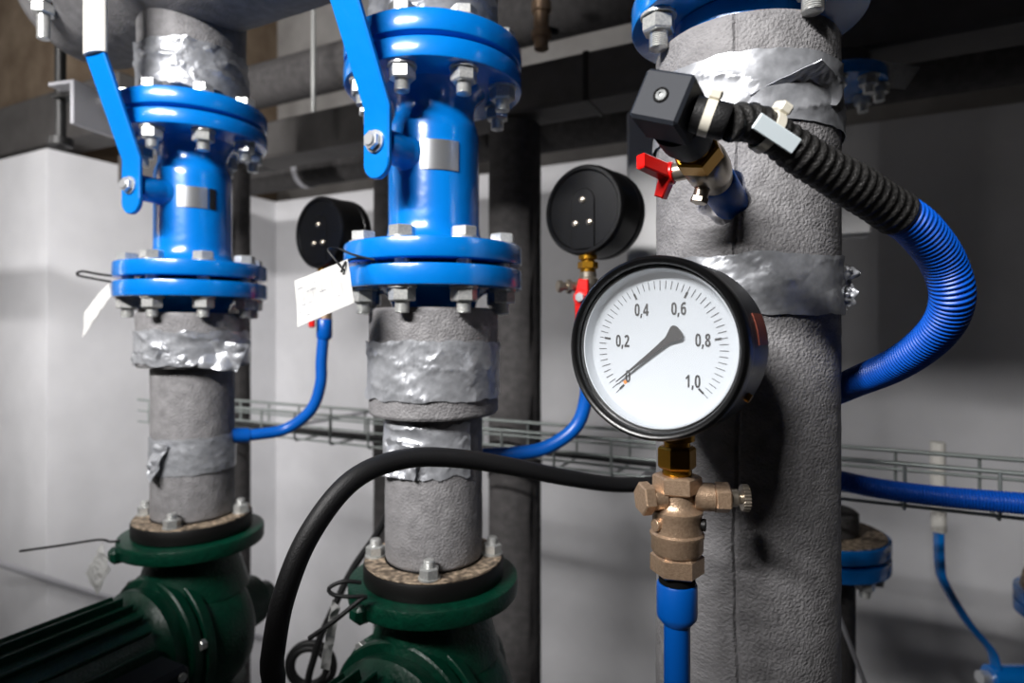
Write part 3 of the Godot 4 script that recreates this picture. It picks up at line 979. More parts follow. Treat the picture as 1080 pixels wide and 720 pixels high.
func left_line() -> void:
	var x := -0.464
	var z := 0.884
	var t := ball_valve(Vector3(x, EYE + 0.0725, -z), -22.0, -9.0, 0.046, "left blue ball valve with a white-gripped lever, below the header pipe end")
	plate_on(t, 0.0514, 22 + 26, 0.097, 0.126, 21, M.plate)
	plate_on(t, 0.0514, 22 + 55, 0.097, 0.126, 5, M.print, "marking", "dark right end of the name plate")  # dark end strip of the name plate
	var leg := insulated_leg(x, z, {"base": -0.267, "mid": -0.052, "bolt": -9.0, "bolt2": 5.0, "seam": 120.0, "seed": 3, "label": "left grey insulated pipe with silver tape between the left blue valve and left green pump"})
	var o := 0.267
	part("tape_band", tape_wrap(0.073, -0.048 + o, -0.002 + o, -100, 130, 0.004, 12, 0.006), M.tape, leg, "crumpled silver tape")
	part("tape_flap", flap(Vector3(0.004, -0.010 + o, 0.081), Vector3(0.098, -0.020 + o, 0.040), Vector3(0.086, -0.058 + o, 0.050), Vector3(-0.010, -0.042 + o, 0.082), 0.010, 5, 19.0), M.tape, leg, "loose crumpled end of silver tape")
	part("tape_band", tape_wrap(0.0551, -0.200 + o, -0.150 + o, -60, 150, 0.0015, 15, 0.003), M.tape, leg, "silver tape band")
	part("tape_flap", flap(Vector3(-0.028, -0.152 + o, 0.052), Vector3(-0.004, -0.156 + o, 0.064), Vector3(-0.024, -0.207 + o, 0.070), Vector3(-0.043, -0.200 + o, 0.048), 0.007, 9, 26.0), M.tape, leg, "folded loose end of silver tape")
	pump(x, z, -0.2895, "left dark green inline pump with a ribbed motor, below the left insulated pipe", 1.0)

func middle_line() -> void:
	var x := -0.089
	var z := 0.694
	var t := ball_valve(Vector3(x, EYE + 0.0725, -z), -30.0, -16.0, 0.058, "middle blue ball valve whose lever runs out of the top of the picture")
	plate_on(t, 0.0514, 30 + 14, 0.098, 0.130, 23, M.plate)
	var leg := insulated_leg(x, z, {"base": -0.2575, "mid": -0.094, "bolt": -16.0, "bolt2": 3.0, "seam": 130.0, "seed": 23, "label": "middle grey insulated pipe with silver tape between the middle blue valve and middle green pump"})
	var o := 0.2575
	part("tape_band", tape_wrap(0.073, -0.074 + o, -0.012 + o, -110, 120, 0.003, 32, 0.004), M.tape, leg, "crumpled silver tape")
	part("tape_band", tape_wrap(0.0551, -0.158 + o, -0.102 + o, -80, 50, 0.006, 44, 0.008), M.tape, leg, "crumpled silver tape below the step")
	part("tape_flap", flap(Vector3(-0.052, -0.120 + o, 0.036), Vector3(-0.006, -0.118 + o, 0.064), Vector3(-0.014, -0.157 + o, 0.064), Vector3(-0.058, -0.156 + o, 0.038), 0.007, 19, 30.0), M.tape, leg, "loose silver tape flap")
	pump(x, z, -0.2785, "middle dark green inline pump, below the middle insulated pipe", 1.0)

func right_line() -> void:
	var x := 0.203
	var z := 0.531
	var t := thing("large_pipe", "largest grey foam-insulated pipe, right of centre behind the white-faced gauge", "pipe", Vector3(x, 0, -z))
	part("foam_sleeve", foam_sleeve(0.075, 0.0, EYE + 0.243, 91, -25.0, [-33.0, EYE + 0.103, 14.5, 0.019], 160, 0.006), M.foam, t)
	part("tape_band", tape_wrap(0.075, EYE + 0.158, EYE + 0.212, -140, 140, 0.0025, 93, 0.003), M.tape, t, "upper silver tape band")
	part("tape_flap", flap(dirv(-18) * 0.0785 + Vector3(0, EYE + 0.176, 0), dirv(14) * 0.093 + Vector3(0, EYE + 0.196, 0), dirv(48) * 0.081 + Vector3(0, EYE + 0.192, 0), dirv(36) * 0.080 + Vector3(0, EYE + 0.172, 0), 0.003, 95, 30.0), M.tape, t, "lifted fold of silver tape")
	part("tape_band", tape_wrap(0.075, EYE + 0.012, EYE + 0.058, -140, 100, 0.0028, 97, 0.003), M.tape, t, "lower silver tape band")
	part("tape_flap", flap(dirv(58) * 0.078 + Vector3(0, EYE + 0.052, 0), dirv(67) * 0.088 + Vector3(0, EYE + 0.052, 0), dirv(67) * 0.087 + Vector3(0, EYE + 0.022, 0), dirv(58) * 0.077 + Vector3(0, EYE + 0.014, 0), 0.009, 99, 60.0), M.tape, t, "torn loose end of silver tape")
	var fl := part("flange", disc(0.0965, EYE + 0.265, EYE + 0.288), M.blue_paint, t, "blue flange on top of the pipe")
	part("neck", MB.new().cyl(0.06, EYE + 0.2435, EYE + 0.2648, Transform3D.IDENTITY, 40), M.blue_paint, t)
	part("upper_pipe", MB.new().cyl(0.06, EYE + 0.2882, EYE + 1.6, Transform3D.IDENTITY, 40), M.blue_paint, t)
	ring_of("nut", nut_end(EYE + 0.265, -1.0, 0.014).done(), t, M.zinc, 0.0823, 14.5, 4, 12)

func front_gauge() -> void:
	var X := 174.0 * 0.40 / F
	var y := func(p: float) -> float: return EYE + (348.0 - p) * 0.40 / F
	var g := gauge("large white-faced pressure gauge with a black bezel in front of the largest pipe", Vector3(X, y.call(500.0), -0.40), deg_to_rad(-35.0), 0.0299, M.brass)
	var cy := 0.0299 + 0.0542
	part("case_label", MB.new().sheet(func(u: float, w: float) -> Vector3:
		var a := deg_to_rad(lerpf(2, 22, u))
		return Vector3(cos(a) * 0.0556, cy + sin(a) * 0.0556, lerpf(-0.004, 0.018, w)), 10, 2, 0.0004), M.brown_label, g, "small brown sticker on the case")
	part("case_screw", MB.new().cyl(0.0028, 0.0, 0.003, along(Vector3(cos(-0.55) * 0.055, cy + sin(-0.55) * 0.055, 0.012), Vector3(cos(-0.55), sin(-0.55), 0)), 14), M.brass, g)
	# bronze gauge valve
	var b: float = y.call(604.0)
	var t := thing("gauge_valve", "bronze gauge valve with side plug and knurled bleed screw below the large gauge", "valve", Vector3(X, b, -0.40))
	var r := func(p: float) -> float: return y.call(p) - b
	part("union_nut", MB.new().hexa(0.030, 0.0, r.call(583.0), Transform3D(Basis(Vector3.UP, 0.3), Vector3.ZERO)), M.bronze, t)
	part("body", MB.new().lathe([Vector2(0, r.call(583.0) + 0.0001), Vector2(0.0155, r.call(582.0)), Vector2(0.0168, r.call(578.0)), Vector2(0.0168, r.call(566.0)), Vector2(0.0175, r.call(564.0)), Vector2(0.0175, r.call(561.0)), Vector2(0.0162, r.call(559.0)), Vector2(0.0158, r.call(542.0)), Vector2(0.0165, r.call(540.0)), Vector2(0.0165, r.call(537.0)), Vector2(0.0135, r.call(534.0)), Vector2(0.0118, r.call(528.0)), Vector2(0.0118, r.call(519.0)), Vector2(0, r.call(519.0))], 48), M.bronze, t)
	part("top_nut", MB.new().hexa(0.0275, r.call(518.8), r.call(500.2), Transform3D(Basis(Vector3.UP, 0.25), Vector3.ZERO)), M.bronze, t)
	var py: float = r.call(523.0)
	part("left_port", MB.new().cyl(0.0085, 0.010, 0.019, along(Vector3(0, py, 0), Vector3(-1, 0, 0.25)), 24).hexa(0.0185, 0.019, 0.0265, along(Vector3(0, py, 0), Vector3(-1, 0, 0.25), 0.3)), M.bronze, t)
	var rx := along(Vector3(0, py, 0), Vector3(1, 0, 0.1))
	part("right_port", MB.new().cyl(0.0092, 0.010, 0.0235, rx, 24).hexa(0.0175, 0.0235, 0.0335, rx, 6), M.bronze, t)
	part("bleed_screw", MB.new().cyl(0.0058, 0.0335, 0.0385, rx, 20).cyl(0.004, 0.0385, 0.041, rx, 20), M.nickel, t)
	var kn := MB.new()
	var st: Array = []
	for k in 48:
		st.append(Vector2.from_angle(TAU * k / 48) * (0.0088 if k % 2 else 0.0080))
	kn.prism(PackedVector2Array(st), 0.041, 0.0455, 0.0004, rx * Transform3D(Basis(Vector3.RIGHT, -PI / 2), Vector3.ZERO))
	part("knurled_knob", kn, M.nickel, t)
	for s in [-1.0, 1.0]:
		part("side_pin", MB.new().cyl(0.004, 0.012, 0.0182, along(Vector3(0, r.call(550.0), 0), Vector3(s, 0, 0.45)), 16), M.black_steel if s > 0 else M.bronze, t)
	# blue riser tube with its wider socket, bending back to the large pipe below the frame
	var u := thing("blue_tube", "blue plastic riser tube with a wider socket under the bronze gauge valve", "tube", Vector3(X, b - 0.0001, -0.40))
	part("thread", MB.new().cyl(0.0118, -0.006, 0.0, Transform3D.IDENTITY, 28), M.gasket, u, "black threaded collar")
	part("socket", MB.new().lathe([Vector2(0, -0.033), Vector2(0.0092, -0.033), Vector2(0.0128, -0.0285), Vector2(0.0131, -0.026), Vector2(0.0131, -0.0072), Vector2(0.0125, -0.006), Vector2(0, -0.006)], 36), M.blue_tube, u)
	part("tube", MB.new().tube([Vector3(0, -0.032, 0), Vector3(0, -0.09, 0), Vector3(0, -0.16, 0), Vector3(0.004, -0.22, -0.005), Vector3(0.022, -0.26, -0.030), Vector3(0.044, -0.275, -0.060)], 0.0085, 24), M.blue_tube, u)

func switch_and_conduit() -> void:
	var P0 := px(765, 206, 0.462)
	var P1 := px(706, 114, 0.338)
	var a := (P1 - P0).normalized()
	var L := P0.distance_to(P1)
	# small ball valve in the socket
	var t := thing("small_ball_valve", "small nickel ball valve with a red lever, in the cut-out of the largest pipe", "valve", P0)
	var xf := along(Vector3.ZERO, a)
	part("socket", MB.new().lathe([Vector2(0, -0.018), Vector2(0.0135, -0.018), Vector2(0.0135, 0.034), Vector2(0.0125, 0.0355), Vector2(0, 0.0355)], 36, xf), M.blue_tube, t, "blue weld socket")
	part("body", MB.new().lathe([Vector2(0, 0.0356), Vector2(0.0125, 0.0356), Vector2(0.0125, 0.043), Vector2(0.0142, 0.046), Vector2(0.0150, 0.053), Vector2(0.0150, 0.068), Vector2(0.0140, 0.074), Vector2(0.0130, 0.076), Vector2(0, 0.076)], 40, xf), M.nickel, t)
	part("adapter_nut", MB.new().hexa(0.027, 0.0761, 0.094, along(Vector3.ZERO, a, 0.35)).cyl(0.0115, 0.094, 0.0975, xf, 28), M.brass, t, "brass hexagon adapter")
	var side := Vector3(-1, 0.06, 0.22)
	side = (side - a * side.dot(a)).normalized()
	var vx := along(a * 0.059, side)
	part("spindle", MB.new().cyl(0.0062, 0.011, 0.0225, vx, 24), M.nickel, t)
	var down := Vector3(-0.35, -1, 0.1)
	down = (down - a * down.dot(a)).normalized()
	part("drain_boss", MB.new().cyl(0.0052, 0.010, 0.0205, along(a * 0.055, down), 20).hexa(0.0105, 0.0205, 0.0245, along(a * 0.055, down)), M.nickel, t)
	# red lever: hub with one raised wing and one lower wing
	var hub := a * 0.059 + side * 0.0225
	var lev := MB.new().cyl(0.0078, 0.0, 0.0075, along(hub, side), 24)
	for q in [[(a * 0.92 + side * 0.34), 0.031, 0.0052], [(a * -0.25 + down * 0.95 + side * 0.2), 0.017, 0.0062]]:
		var wing: Vector3 = q[0].normalized()
		var wn := side.cross(wing).normalized()
		var wb := Basis(wing, wn.cross(wing).normalized(), wn)
		lev.prism(PackedVector2Array([Vector2(-0.004, -0.0045), Vector2(q[1] * 0.5, -0.0035), Vector2(q[1], -0.0025), Vector2(q[1], 0.004), Vector2(q[1] * 0.5, 0.0045), Vector2(-0.004, 0.005)]), -q[2], q[2], 0.0009, Transform3D(wb, hub + side * 0.004))
	part("lever", lev, M.red, t, "red lever with short wings")
	# black cube plug of the pressure switch
	var sw := thing("pressure_switch", "black cube-shaped connector with a centre screw, on the brass adapter", "sensor", P0 + a * 0.0978)
	var r0 := Vector3.UP.cross(a).normalized()
	var u0 := a.cross(r0).normalized()
	var roll := deg_to_rad(-21.0)
	var r1 := r0 * cos(roll) + u0 * sin(roll)
	var u1 := a.cross(r1).normalized()
	var cb := Basis(r1, u1, a)
	var cl := L - 0.0978
	part("base", MB.new().lathe([Vector2(0, 0.0), Vector2(0.0115, 0.0), Vector2(0.0135, 0.003), Vector2(0.0138, 0.008), Vector2(0.016, 0.014), Vector2(0.016, cl - 0.0155), Vector2(0, cl - 0.0155)], 36, xf), M.black_plastic, sw)
	var cube := part("connector", MB.new().box(Vector3(0.0288, 0.0282, 0.030), Transform3D(cb, a * (cl + 0.0005)), 0.0018), M.black_plastic, sw)
	var fr := a * (cl + 0.0155)
	part("screw_rim", MB.new().lathe([Vector2(0.0030, 0.0), Vector2(0.0044, 0.0), Vector2(0.0042, 0.0007), Vector2(0.0033, 0.0007), Vector2(0.0030, 0.0)], 28, along(fr, a)), M.gasket, cube)
	part("screw", MB.new().lathe([Vector2(0, 0.0), Vector2(0.0031, 0.0), Vector2(0.0029, 0.0005), Vector2(0.0014, 0.0008), Vector2(0.0012, 0.0002), Vector2(0, 0.0002)], 24, along(fr, a)), M.screw_grey, cube, "small steel screw")
	var gdir := (r1 * 0.97 + u1 * 0.05 - a * 0.35).normalized()
	var gp := a * (cl - 0.002) + r1 * 0.0148
	part("cable_gland", MB.new().lathe([Vector2(0, -0.001), Vector2(0.0098, -0.001), Vector2(0.0098, 0.004), Vector2(0.0088, 0.005), Vector2(0.0088, 0.009), Vector2(0.0100, 0.010), Vector2(0.0100, 0.0165), Vector2(0.009, 0.018), Vector2(0, 0.018)], 32, along(gp, gdir)), M.black_rubber, sw)
	var g0 := sw.position + gp
	# conduit
	var c := thing("corrugated_conduit", "blue corrugated hose with a black sleeve, curving from the black cube behind the largest pipe", "hose", g0 + gdir * 0.0185)
	var o := c.position
	var path: Array = [Vector3.ZERO, px(800, 132, 0.333) - o, px(850, 166, 0.34) - o, px(905, 199, 0.352) - o, px(950, 228, 0.364) - o]
	var rib := func(l: float) -> float:
		return lerpf(0.0096, 0.0127, clampf(l / 0.1, 0.0, 1.0)) + 0.0005 * sin(l * TAU / 0.0060) + 0.0002 * sin(l * 161.0)
	part("sleeve", MB.new().tube(path, rib, 32, 0.0009), M.black_sleeve, c, "black ribbed shrink sleeve")
	var path2: Array = [px(944, 224, 0.3625) - o, px(968, 241, 0.368) - o, px(994, 276, 0.38) - o, px(1004, 316, 0.39) - o, px(987, 352, 0.415) - o, px(945, 384, 0.465) - o, px(893, 407, 0.54) - o, px(850, 430, 0.66) - o, px(835, 465, 0.74) - o, px(850, 494, 0.77) - o, px(893, 508, 0.765) - o, px(962, 520, 0.742) - o, px(1080, 531, 0.70) - o, px(1200, 540, 0.66) - o]
	var rib2 := func(l: float) -> float:
		return 0.0121 + 0.00065 * sin(l * TAU / 0.0033)
	part("hose", MB.new().tube(path2, rib2, 28, 0.00055), M.blue_hose, c)
	# ties
	cable_tie("white cable tie tightened round the cable gland beside the black cube", g0 + gdir * 0.0070, gdir, 0.0090, Vector3(-0.05, 1, 0.35), "")
	var q: Vector3 = px(809, 139, 0.3348)
	var qd: Vector3 = (px(850, 163, 0.34) - px(800, 130, 0.333)).normalized()
	var ct := cable_tie("white cable tie with a pale blank marker plate on the black hose sleeve", q, qd, 0.0107, Vector3(0.1, 1, 0.35), "")
	var face := Vector3(-0.40, -0.16, 1)
	face = (face - qd * face.dot(qd)).normalized()
	var acr := face.cross(qd).normalized()
	part("marker_plate", MB.new().box(Vector3(0.0275, 0.0088, 0.0012), Transform3D(Basis(qd, acr, face).orthonormalized(), face * 0.0125), 0.0005), M.nylon_tag, ct, "pale blank marker plate")

func rear_gauges() -> void:
	# middle gauge, seen from behind; its tube comes from the middle pipe
	var z := 0.745
	var sx := px(620, 318, z)
	gauge("black pressure gauge seen from behind, just left of the largest pipe", px(620, 287, z), deg_to_rad(180 - 38.0), 0.0205, M.brass, "")
	var t := thing("gauge_valve", "small nickel valve with a red lever under the middle gauge seen from behind", "valve", px(620, 318, z))
	var up := px(620, 287, z).y - sx.y - 0.0003
	part("body", MB.new().lathe([Vector2(0, -0.02), Vector2(0.01, -0.02), Vector2(0.01, -0.002), Vector2(0.0125, 0.0), Vector2(0.0125, up - 0.008), Vector2(0.0105, up - 0.006), Vector2(0.0105, up), Vector2(0, up)], 32), M.nickel, t)
	part("side_port", MB.new().cyl(0.006, 0.008, 0.022, along(Vector3(0, 0.018, 0), Vector3(-1, 0, 0.3)), 20).hexa(0.015, 0.022, 0.028, along(Vector3(0, 0.018, 0), Vector3(-1, 0, 0.3))).cyl(0.005, 0.028, 0.034, along(Vector3(0, 0.018, 0), Vector3(-1, 0, 0.3)), 16).hexa(0.014, 0.034, 0.040, along(Vector3(0, 0.018, 0), Vector3(-1, 0, 0.3)), 10), M.nickel, t)
	var hd := Vector3(-0.45, 0, 0.9).normalized()
	part("lever_nut", MB.new().hexa(0.010, 0.0255, 0.031, along(Vector3(0, 0.004, 0), hd)), M.chrome, t)
	var hx := Transform3D(Basis(Vector3.UP.cross(hd), Vector3.UP, hd), Vector3(0, 0.004, 0))
	part("lever", MB.new().cyl(0.0095, 0.012, 0.0255, along(Vector3(0, 0.004, 0), hd), 28).prism(PackedVector2Array([Vector2(-0.006, 0.022), Vector2(0.006, 0.022), Vector2(0.0085, 0.0), Vector2(0.006, -0.034), Vector2(-0.004, -0.034), Vector2(-0.0095, 0.0)]), 0.017, 0.0235, 0.0012, hx * Transform3D(Basis(Vector3.BACK, -0.1), Vector3.ZERO)), M.red, t, "red lever")
	var tb := thing("blue_tube", "bent blue tube from the middle insulated pipe up to the middle gauge", "tube", px(620, 345, z))
	var o := tb.position
	part("socket", MB.new().lathe([Vector2(0, -0.03), Vector2(0.0085, -0.03), Vector2(0.0118, -0.026), Vector2(0.0118, 0.0005), Vector2(0.011, 0.0015), Vector2(0, 0.0015)], 32, turn(Vector3(0, px(0, 335, z).y - o.y, 0))), M.blue_tube, tb)
	part("tube", MB.new().tube([Vector3(0, 0.0, 0), px(619, 385, z) - o, px(618, 420, z) - o, px(607, 450, z) - o, px(578, 471, z - 0.004) - o, px(545, 478, z - 0.012) - o, px(508, 480, 0.722) - o], 0.0086, 20), M.blue_tube, tb)
	# left gauge
	z = 0.93
	gauge("black pressure gauge seen from behind, between the two blue ball valves", px(343, 296, z), deg_to_rad(180 - 34.0), 0.018, M.brass, "")
	var tv := thing("gauge_valve", "small brass valve with a red lever under the left gauge, partly behind the paper tag", "valve", px(343, 320, z))
	var up2 := px(343, 296, z).y - px(343, 320, z).y - 0.0003
	part("body", MB.new().lathe([Vector2(0, -0.025), Vector2(0.01, -0.025), Vector2(0.01, -0.002), Vector2(0.0125, 0.0), Vector2(0.0125, up2 - 0.01), Vector2(0.0105, up2 - 0.006), Vector2(0.0105, up2), Vector2(0, up2)], 32), M.bronze, tv)
	part("lever", MB.new().cyl(0.009, 0.011, 0.024, along(Vector3(0, 0.0, 0), Vector3(-0.7, 0, 0.7)), 24).box(Vector3(0.012, 0.05, 0.007), Transform3D(Basis(Vector3.UP, -PI / 4), Vector3(-0.0155, -0.012, 0.0155)), 0.002), M.red, tv, "red lever")
	var tb2 := thing("blue_tube", "bent blue tube from the left insulated pipe up to the left gauge", "tube", px(342, 344, z))
	o = tb2.position
	part("socket", MB.new().lathe([Vector2(0, -0.03), Vector2(0.0085, -0.03), Vector2(0.0118, -0.026), Vector2(0.0118, 0.0005), Vector2(0.011, 0.0015), Vector2(0, 0.0015)], 32, turn(Vector3(0, px(0, 337.5, z).y - o.y, 0))), M.blue_tube, tb2)
	part("tube", MB.new().tube([Vector3(0, 0, 0), px(339, 380, z) - o, px(338, 405, z) - o, px(328, 432, z) - o, px(302, 452, z) - o, px(270, 458, z - 0.02) - o, px(250, 459, 0.898) - o], 0.0086, 20), M.blue_tube, tb2)
	part("socket", MB.new().cyl(0.0112, 0.0, 0.028, along(px(262, 459, 0.906) - o, px(248, 459, 0.895) - px(262, 459, 0.906)), 28), M.blue_tube, tb2)

func cable_tray() -> void:
	# wire mesh tray along the row, in front of the second row of pipes
	var t := thing("cable_tray", "zinc wire mesh cable tray crossing behind the pipes", "cable tray", row(-1.55, 0.95, -0.232), ROW)
	var len := 3.0
	var wd := 0.10
	for q in [[0.0, 0.055], [0.0, 0.0275], [0.0, 0.0], [-0.05, 0.0], [-wd, 0.0], [-wd, 0.0275], [-wd, 0.055]]:
		part("rail_wire", MB.new().cyl(0.0032 if q[1] > 0.05 else 0.0024, 0.0, len, along(Vector3(0, q[1], q[0]), Vector3.RIGHT), 10), M.tray_zinc, t)
	var k := 0.05
	while k < len:
		part("cross_wire", MB.new().tube([Vector3(k, 0.056, 0.004), Vector3(k, 0.0, 0.004), Vector3(k, -0.004, 0.0), Vector3(k, -0.004, -wd), Vector3(k, 0.0, -wd - 0.004), Vector3(k, 0.056, -wd - 0.004)], 0.0022, 8, 0.02), M.tray_zinc, t)
		k += 0.1
	for s in [0.35, 1.3, 2.3]:
		part("wall_arm", MB.new().box(Vector3(0.03, 0.006, 1.0), turn(Vector3(s, -0.011, -0.52)), 0.001), M.strut, t)
	var c := thing("black_cable", "thin black cable lying in the wire mesh tray", "cable", row(-1.4, 1.0, -0.2265), ROW)
	part("cable", MB.new().tube([Vector3(0, 0.004, 0), Vector3(0.5, 0.004, 0.012), Vector3(1.0, 0.004, -0.012), Vector3(1.5, 0.005, 0.01), Vector3(2.1, 0.004, -0.01), Vector3(2.6, 0.004, 0.0)], 0.006, 12, 0.03), M.black_rubber, c)

func background_valves() -> void:
	# flange pair low at the right, half hidden by the largest pipe
	var z := 1.0
	var p := px(866, 575, z)
	var t := thing("flange_pair", "pair of bolted blue flanges low down, right behind the largest pipe", "flange", Vector3(p.x, 0, -z))
	part("upper_flange", disc(0.1, p.y + 0.003, p.y + 0.0245), M.blue_paint, t)
	part("lower_flange", disc(0.1, p.y - 0.0245, p.y - 0.003), M.blue_paint, t)
	part("gasket", MB.new().cyl(0.066, p.y - 0.0029, p.y + 0.0029, Transform3D.IDENTITY, 40), M.gasket, t)
	part("worn_face", MB.new().cyl(0.094, p.y + 0.0246, p.y + 0.0262, Transform3D.IDENTITY, 40), M.worn_steel, t)
	part("lower_pipe", MB.new().cyl(0.05, 0.0, p.y - 0.0246, Transform3D.IDENTITY, 40), M.foam_dark, t)
	part("upper_stub", MB.new().cyl(0.055, p.y + 0.0263, p.y + 0.06, Transform3D.IDENTITY, 40), M.foam_dark, t)
	ring_of("nut", nut_end(p.y - 0.0245, -1.0).done(), t, M.zinc, 0.0815, 20.0, 8, 2)
	# lever valve at the lower right corner
	var zz := 1.1
	var e := px(1050, 712, zz)
	var v := thing("lever_valve", "blue valve in the lower right corner with a white-gripped lever", "valve", Vector3(e.x + 0.16, 0, -zz))
	var ly := e.y
	part("body", MB.new().lathe([Vector2(0, ly - 0.12), Vector2(0.1, ly - 0.12), Vector2(0.1, ly - 0.1), Vector2(0.052, ly - 0.095), Vector2(0.052, ly + 0.095), Vector2(0.1, ly + 0.1), Vector2(0.1, ly + 0.12), Vector2(0, ly + 0.12)], 48), M.blue_paint, v)
	part("lower_pipe", MB.new().cyl(0.055, 0.0, ly - 0.1201, Transform3D.IDENTITY, 40), M.foam_dark, v)
	part("upper_flange", disc(0.1, ly + 0.123, ly + 0.144), M.blue_paint, v)
	part("upper_pipe", MB.new().lathe([Vector2(0, ly + 0.1441), Vector2(0.09, ly + 0.1441), Vector2(0.085, ly + 0.17), Vector2(0.06, ly + 0.20), Vector2(0.06, ly + 0.21), Vector2(0, ly + 0.21)], 40), M.worn_steel, v)
	part("stem_housing", MB.new().cyl(0.022, 0.05, 0.172, along(Vector3(0, ly - 0.004, 0), Vector3.LEFT), 28), M.blue_paint, v)
	part("stem_nut", MB.new().cyl(0.012, 0.172, 0.19, along(Vector3(0, ly - 0.004, 0), Vector3.LEFT), 20), M.chrome, v)
	var o := v.position
	var lv := part("lever", MB.new().tube([Vector3(-0.158, ly, 0.001), Vector3(-0.163, ly + 0.028, 0.001), Vector3(-0.172, ly + 0.05, 0.001), px(1020, 655, zz) - o, px(996, 615, zz) - o, px(991, 595, zz) - o, px(990, 555, zz) - o], 0.0125, 14, 0.01, 0.5), M.blue_paint, v)
	part("grip", MB.new().tube([px(990, 560, zz) - o, px(990, 540, zz) - o, px(989, 490, zz) - o, px(989, 466, zz) - o], 0.0145, 18, 0.01, 0.75), M.grip_white, lv, "white plastic grip")
	# pale post and junction box behind the largest pipe
	var po := thing("wall_panel", "pale grey upright panel left behind the largest pipe", "panel", px(690, 280, 0.95), ROW)
	part("panel_body", MB.new().box(Vector3(0.075, 0.24, 0.05), turn(Vector3(0.0, 0.12, 0)), 0.004), M.panel, po)
	part("bracket", MB.new().box(Vector3(0.03, 0.03, 0.16), turn(Vector3(0.0, 0.2, -0.105)), 0.002), M.strut, po)
	var jb := thing("junction_box", "small pale grey box behind the right edge of the largest pipe", "box", px(895, 251, 0.95), ROW)
	part("box_body", MB.new().box(Vector3(0.06, 0.07, 0.05), turn(Vector3(0.0, 0.035, 0)), 0.006), M.panel, jb)
	part("cover", MB.new().box(Vector3(0.056, 0.066, 0.006), turn(Vector3(0.0, 0.035, 0.0281)), 0.002), M.panel, jb)
	# blue flange and white tag high on the right
	var q := px(880, 96, 0.98)
	var bf := thing("flange_pair", "dim blue flange with a bolt, right of the largest pipe below the duct", "flange", Vector3(q.x, q.y, q.z))
	part("flange", disc(0.075, 0.0, 0.02), M.blue_paint, bf)
	part("pipe_stub", MB.new().cyl(0.05, 0.0201, 0.05, Transform3D.IDENTITY, 32), M.foam_dark, bf)
	ring_of("nut", nut_end(0.0, -1.0).done(), bf, M.zinc, 0.062, 20.0, 8, 2)
	var wt := thing("hanging_tag", "dim white tag below the duct, right of the largest pipe", "tag", px(930, 92, 0.95))
	part("tag", flap(Vector3(0, 0, 0), Vector3(0.036, -0.003, 0), Vector3(0.066, 0.036, -0.01), Vector3(0.0, 0.04, 0), 0.001, 4), M.paper, wt)

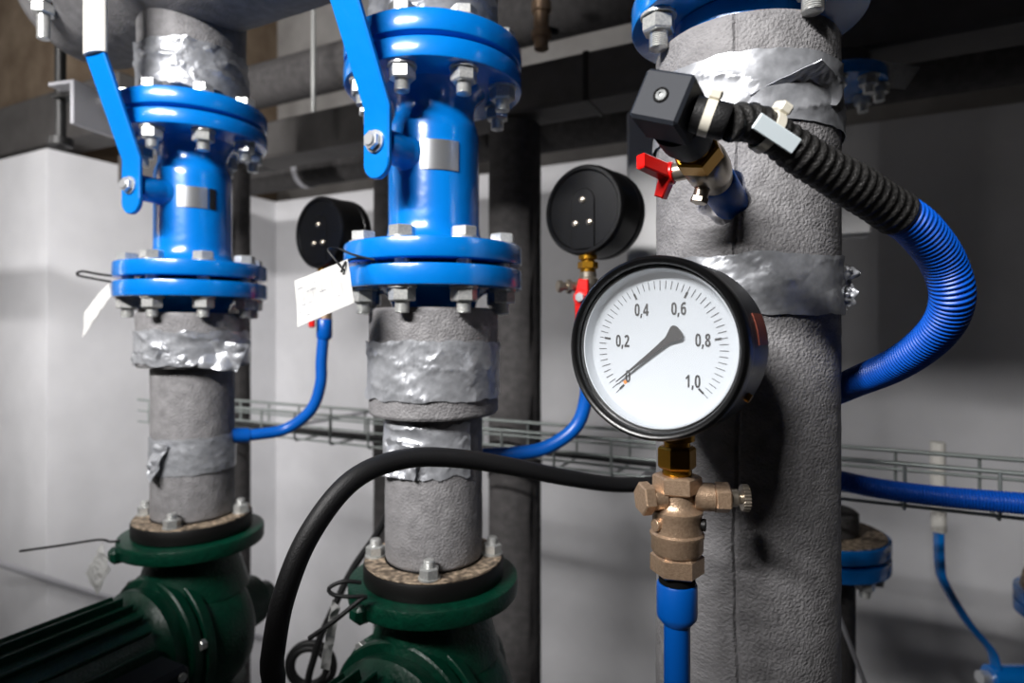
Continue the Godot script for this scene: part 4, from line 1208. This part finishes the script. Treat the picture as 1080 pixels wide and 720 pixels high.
func cables_and_tags() -> void:
	# black hose in front of the middle pipe
	var h := thing("black_hose", "thick black rubber hose arching in front of the middle insulated pipe", "hose", px(285, 760, 0.43))
	var o := h.position
	part("hose", MB.new().tube([Vector3(-0.338, 0.01, -0.49) - o, Vector3(-0.338, 0.5, -0.485) - o, Vector3(-0.332, EYE - 0.40, -0.475) - o, Vector3(-0.29, EYE - 0.31, -0.455) - o, Vector3(-0.215, EYE - 0.278, -0.435) - o, px(284, 728, 0.43) - o, px(287, 695, 0.43) - o, px(299, 630, 0.43) - o, px(327, 562, 0.44) - o, px(372, 506, 0.46) - o, px(425, 484, 0.49) - o, px(480, 483, 0.52) - o, px(540, 492, 0.56) - o, px(600, 504, 0.61) - o, px(655, 511, 0.66) - o, px(720, 508, 0.70) - o, px(800, 500, 0.72) - o], 0.0082, 20), M.black_rubber, h)
	# paper tag on the middle valve
	var t := thing("paper_tag", "white paper tag wired to the lower flange of the middle blue valve", "tag", px(311, 345, 0.60))
	o = t.position
	part("paper", flap(px(314, 345, 0.60) - o, px(374, 319, 0.585) - o, px(367, 273, 0.585) - o, px(311, 296, 0.60) - o, 0.0012, 6, 25.0, 0.0005), M.paper, t)
	tie_loop(t, [px(362, 284, 0.586) - o, px(352, 272, 0.585) - o, px(346, 263, 0.59) - o, px(356, 262, 0.60) - o, px(374, 269, 0.602) - o, px(395, 274, 0.606) - o], 0.0012, M.black_rubber)
	tie_loop(t, [px(360, 287, 0.584) - o, px(364, 277, 0.584) - o, px(372, 273, 0.60) - o, px(385, 272.5, 0.61) - o], 0.0012, M.black_rubber)
	# folded tag on the left valve
	var u := thing("paper_tag", "narrow folded white tag hanging from the lower flange of the left blue valve", "tag", px(90, 355, 0.86))
	o = u.position
	part("paper", flap(px(88, 356, 0.85) - o, px(117, 313, 0.84) - o, px(116, 297, 0.86) - o, px(90, 329, 0.87) - o, 0.002, 8, 25.0, 0.0005), M.paper, u)
	tie_loop(u, [px(117, 297, 0.86) - o, px(100, 294, 0.855) - o, px(82, 290, 0.86) - o, px(86, 286, 0.87) - o, px(104, 289, 0.865) - o, px(124, 291.5, 0.86) - o], 0.0018, M.black_rubber)
	# ties and tags at the pumps
	var w := thing("paper_tag", "limp pale tag on a black tie at the left green pump flange", "tag", px(100, 625, 0.83))
	o = w.position
	part("paper", flap(px(103, 628, 0.82) - o, px(117, 600, 0.82) - o, px(108, 572, 0.83) - o, px(92, 604, 0.84) - o, 0.003, 15, 30.0, 0.0005), M.paper, w)
	tie_loop(w, [px(21, 581, 0.82) - o, px(64, 575, 0.82) - o, px(104, 569, 0.825) - o, px(116, 571, 0.828) - o, px(126, 570, 0.829) - o], 0.0016, M.black_rubber)
	var v := thing("paper_tag", "narrow pale tag on a looped black tie at the middle green pump flange", "tag", px(345, 700, 0.62))
	o = v.position
	part("paper", flap(px(337, 704, 0.60) - o, px(347, 706, 0.605) - o, px(358, 640, 0.62) - o, px(350, 632, 0.615) - o, 0.003, 25, 30.0, 0.0005), M.paper, v)
	tie_loop(v, [px(326, 673, 0.60) - o, px(352, 655, 0.60) - o, px(378, 634, 0.605) - o, px(386, 629, 0.61) - o], 0.0024, M.black_rubber)
	tie_loop(v, [px(381, 614, 0.612) - o, px(362, 613, 0.606) - o, px(347, 620, 0.604) - o, px(352, 627, 0.603) - o, px(370, 629, 0.604) - o, px(384, 628.5, 0.608) - o], 0.0021, M.black_rubber)
	# cable behind the middle pump
	var k := thing("black_cable", "thin black cable running down behind the middle pump", "cable", px(330, 690, 0.83))
	o = k.position
	part("cable", MB.new().tube([px(420, 520, 0.80) - o, px(398, 562, 0.82) - o, px(372, 600, 0.83) - o, px(350, 645, 0.83) - o, px(332, 690, 0.83) - o, px(322, 760, 0.83) - o, px(322, 1000, 0.85) - o], 0.0048, 12), M.black_rubber, k)
	var cc := thing("cable_coil", "coil of dark cable on the floor side behind the middle pump", "cable", px(328, 702, 0.90))
	for r in [[0.034, 0.0], [0.026, 0.008]]:
		var ring: Array = []
		for i in 17:
			var a := TAU * i / 16
			ring.append(Vector3(cos(a) * r[0], sin(a) * r[0] + r[1] * 0.5, r[1]))
		part("loop", MB.new().tube(ring, 0.005, 10, 0.006), M.black_rubber, cc)
	# thin grey rod at the lower left, on the wall
	var rd := thing("conduit", "thin grey conduit slanting down across the white wall at lower left", "conduit", px(0, 594, 1.83))
	o = rd.position
	part("tube", MB.new().tube([px(-60, 576, 1.74) - o, px(0, 594, 1.83) - o, px(46, 609, 1.91) - o, px(100, 626, 2.04) - o, px(200, 653, 2.35) - o, px(282, 673, 2.68) - o], 0.010, 12, 0.03), M.strut, rd)
	var sr := thing("steel_rod", "thin dark rod at the foot of the largest pipe on its right", "rod", px(925, 760, 0.80))
	o = sr.position
	part("rod", MB.new().tube([px(885, 650, 0.82) - o, px(912, 720, 0.80) - o, px(960, 850, 0.78) - o], 0.003, 10), M.strut, sr)
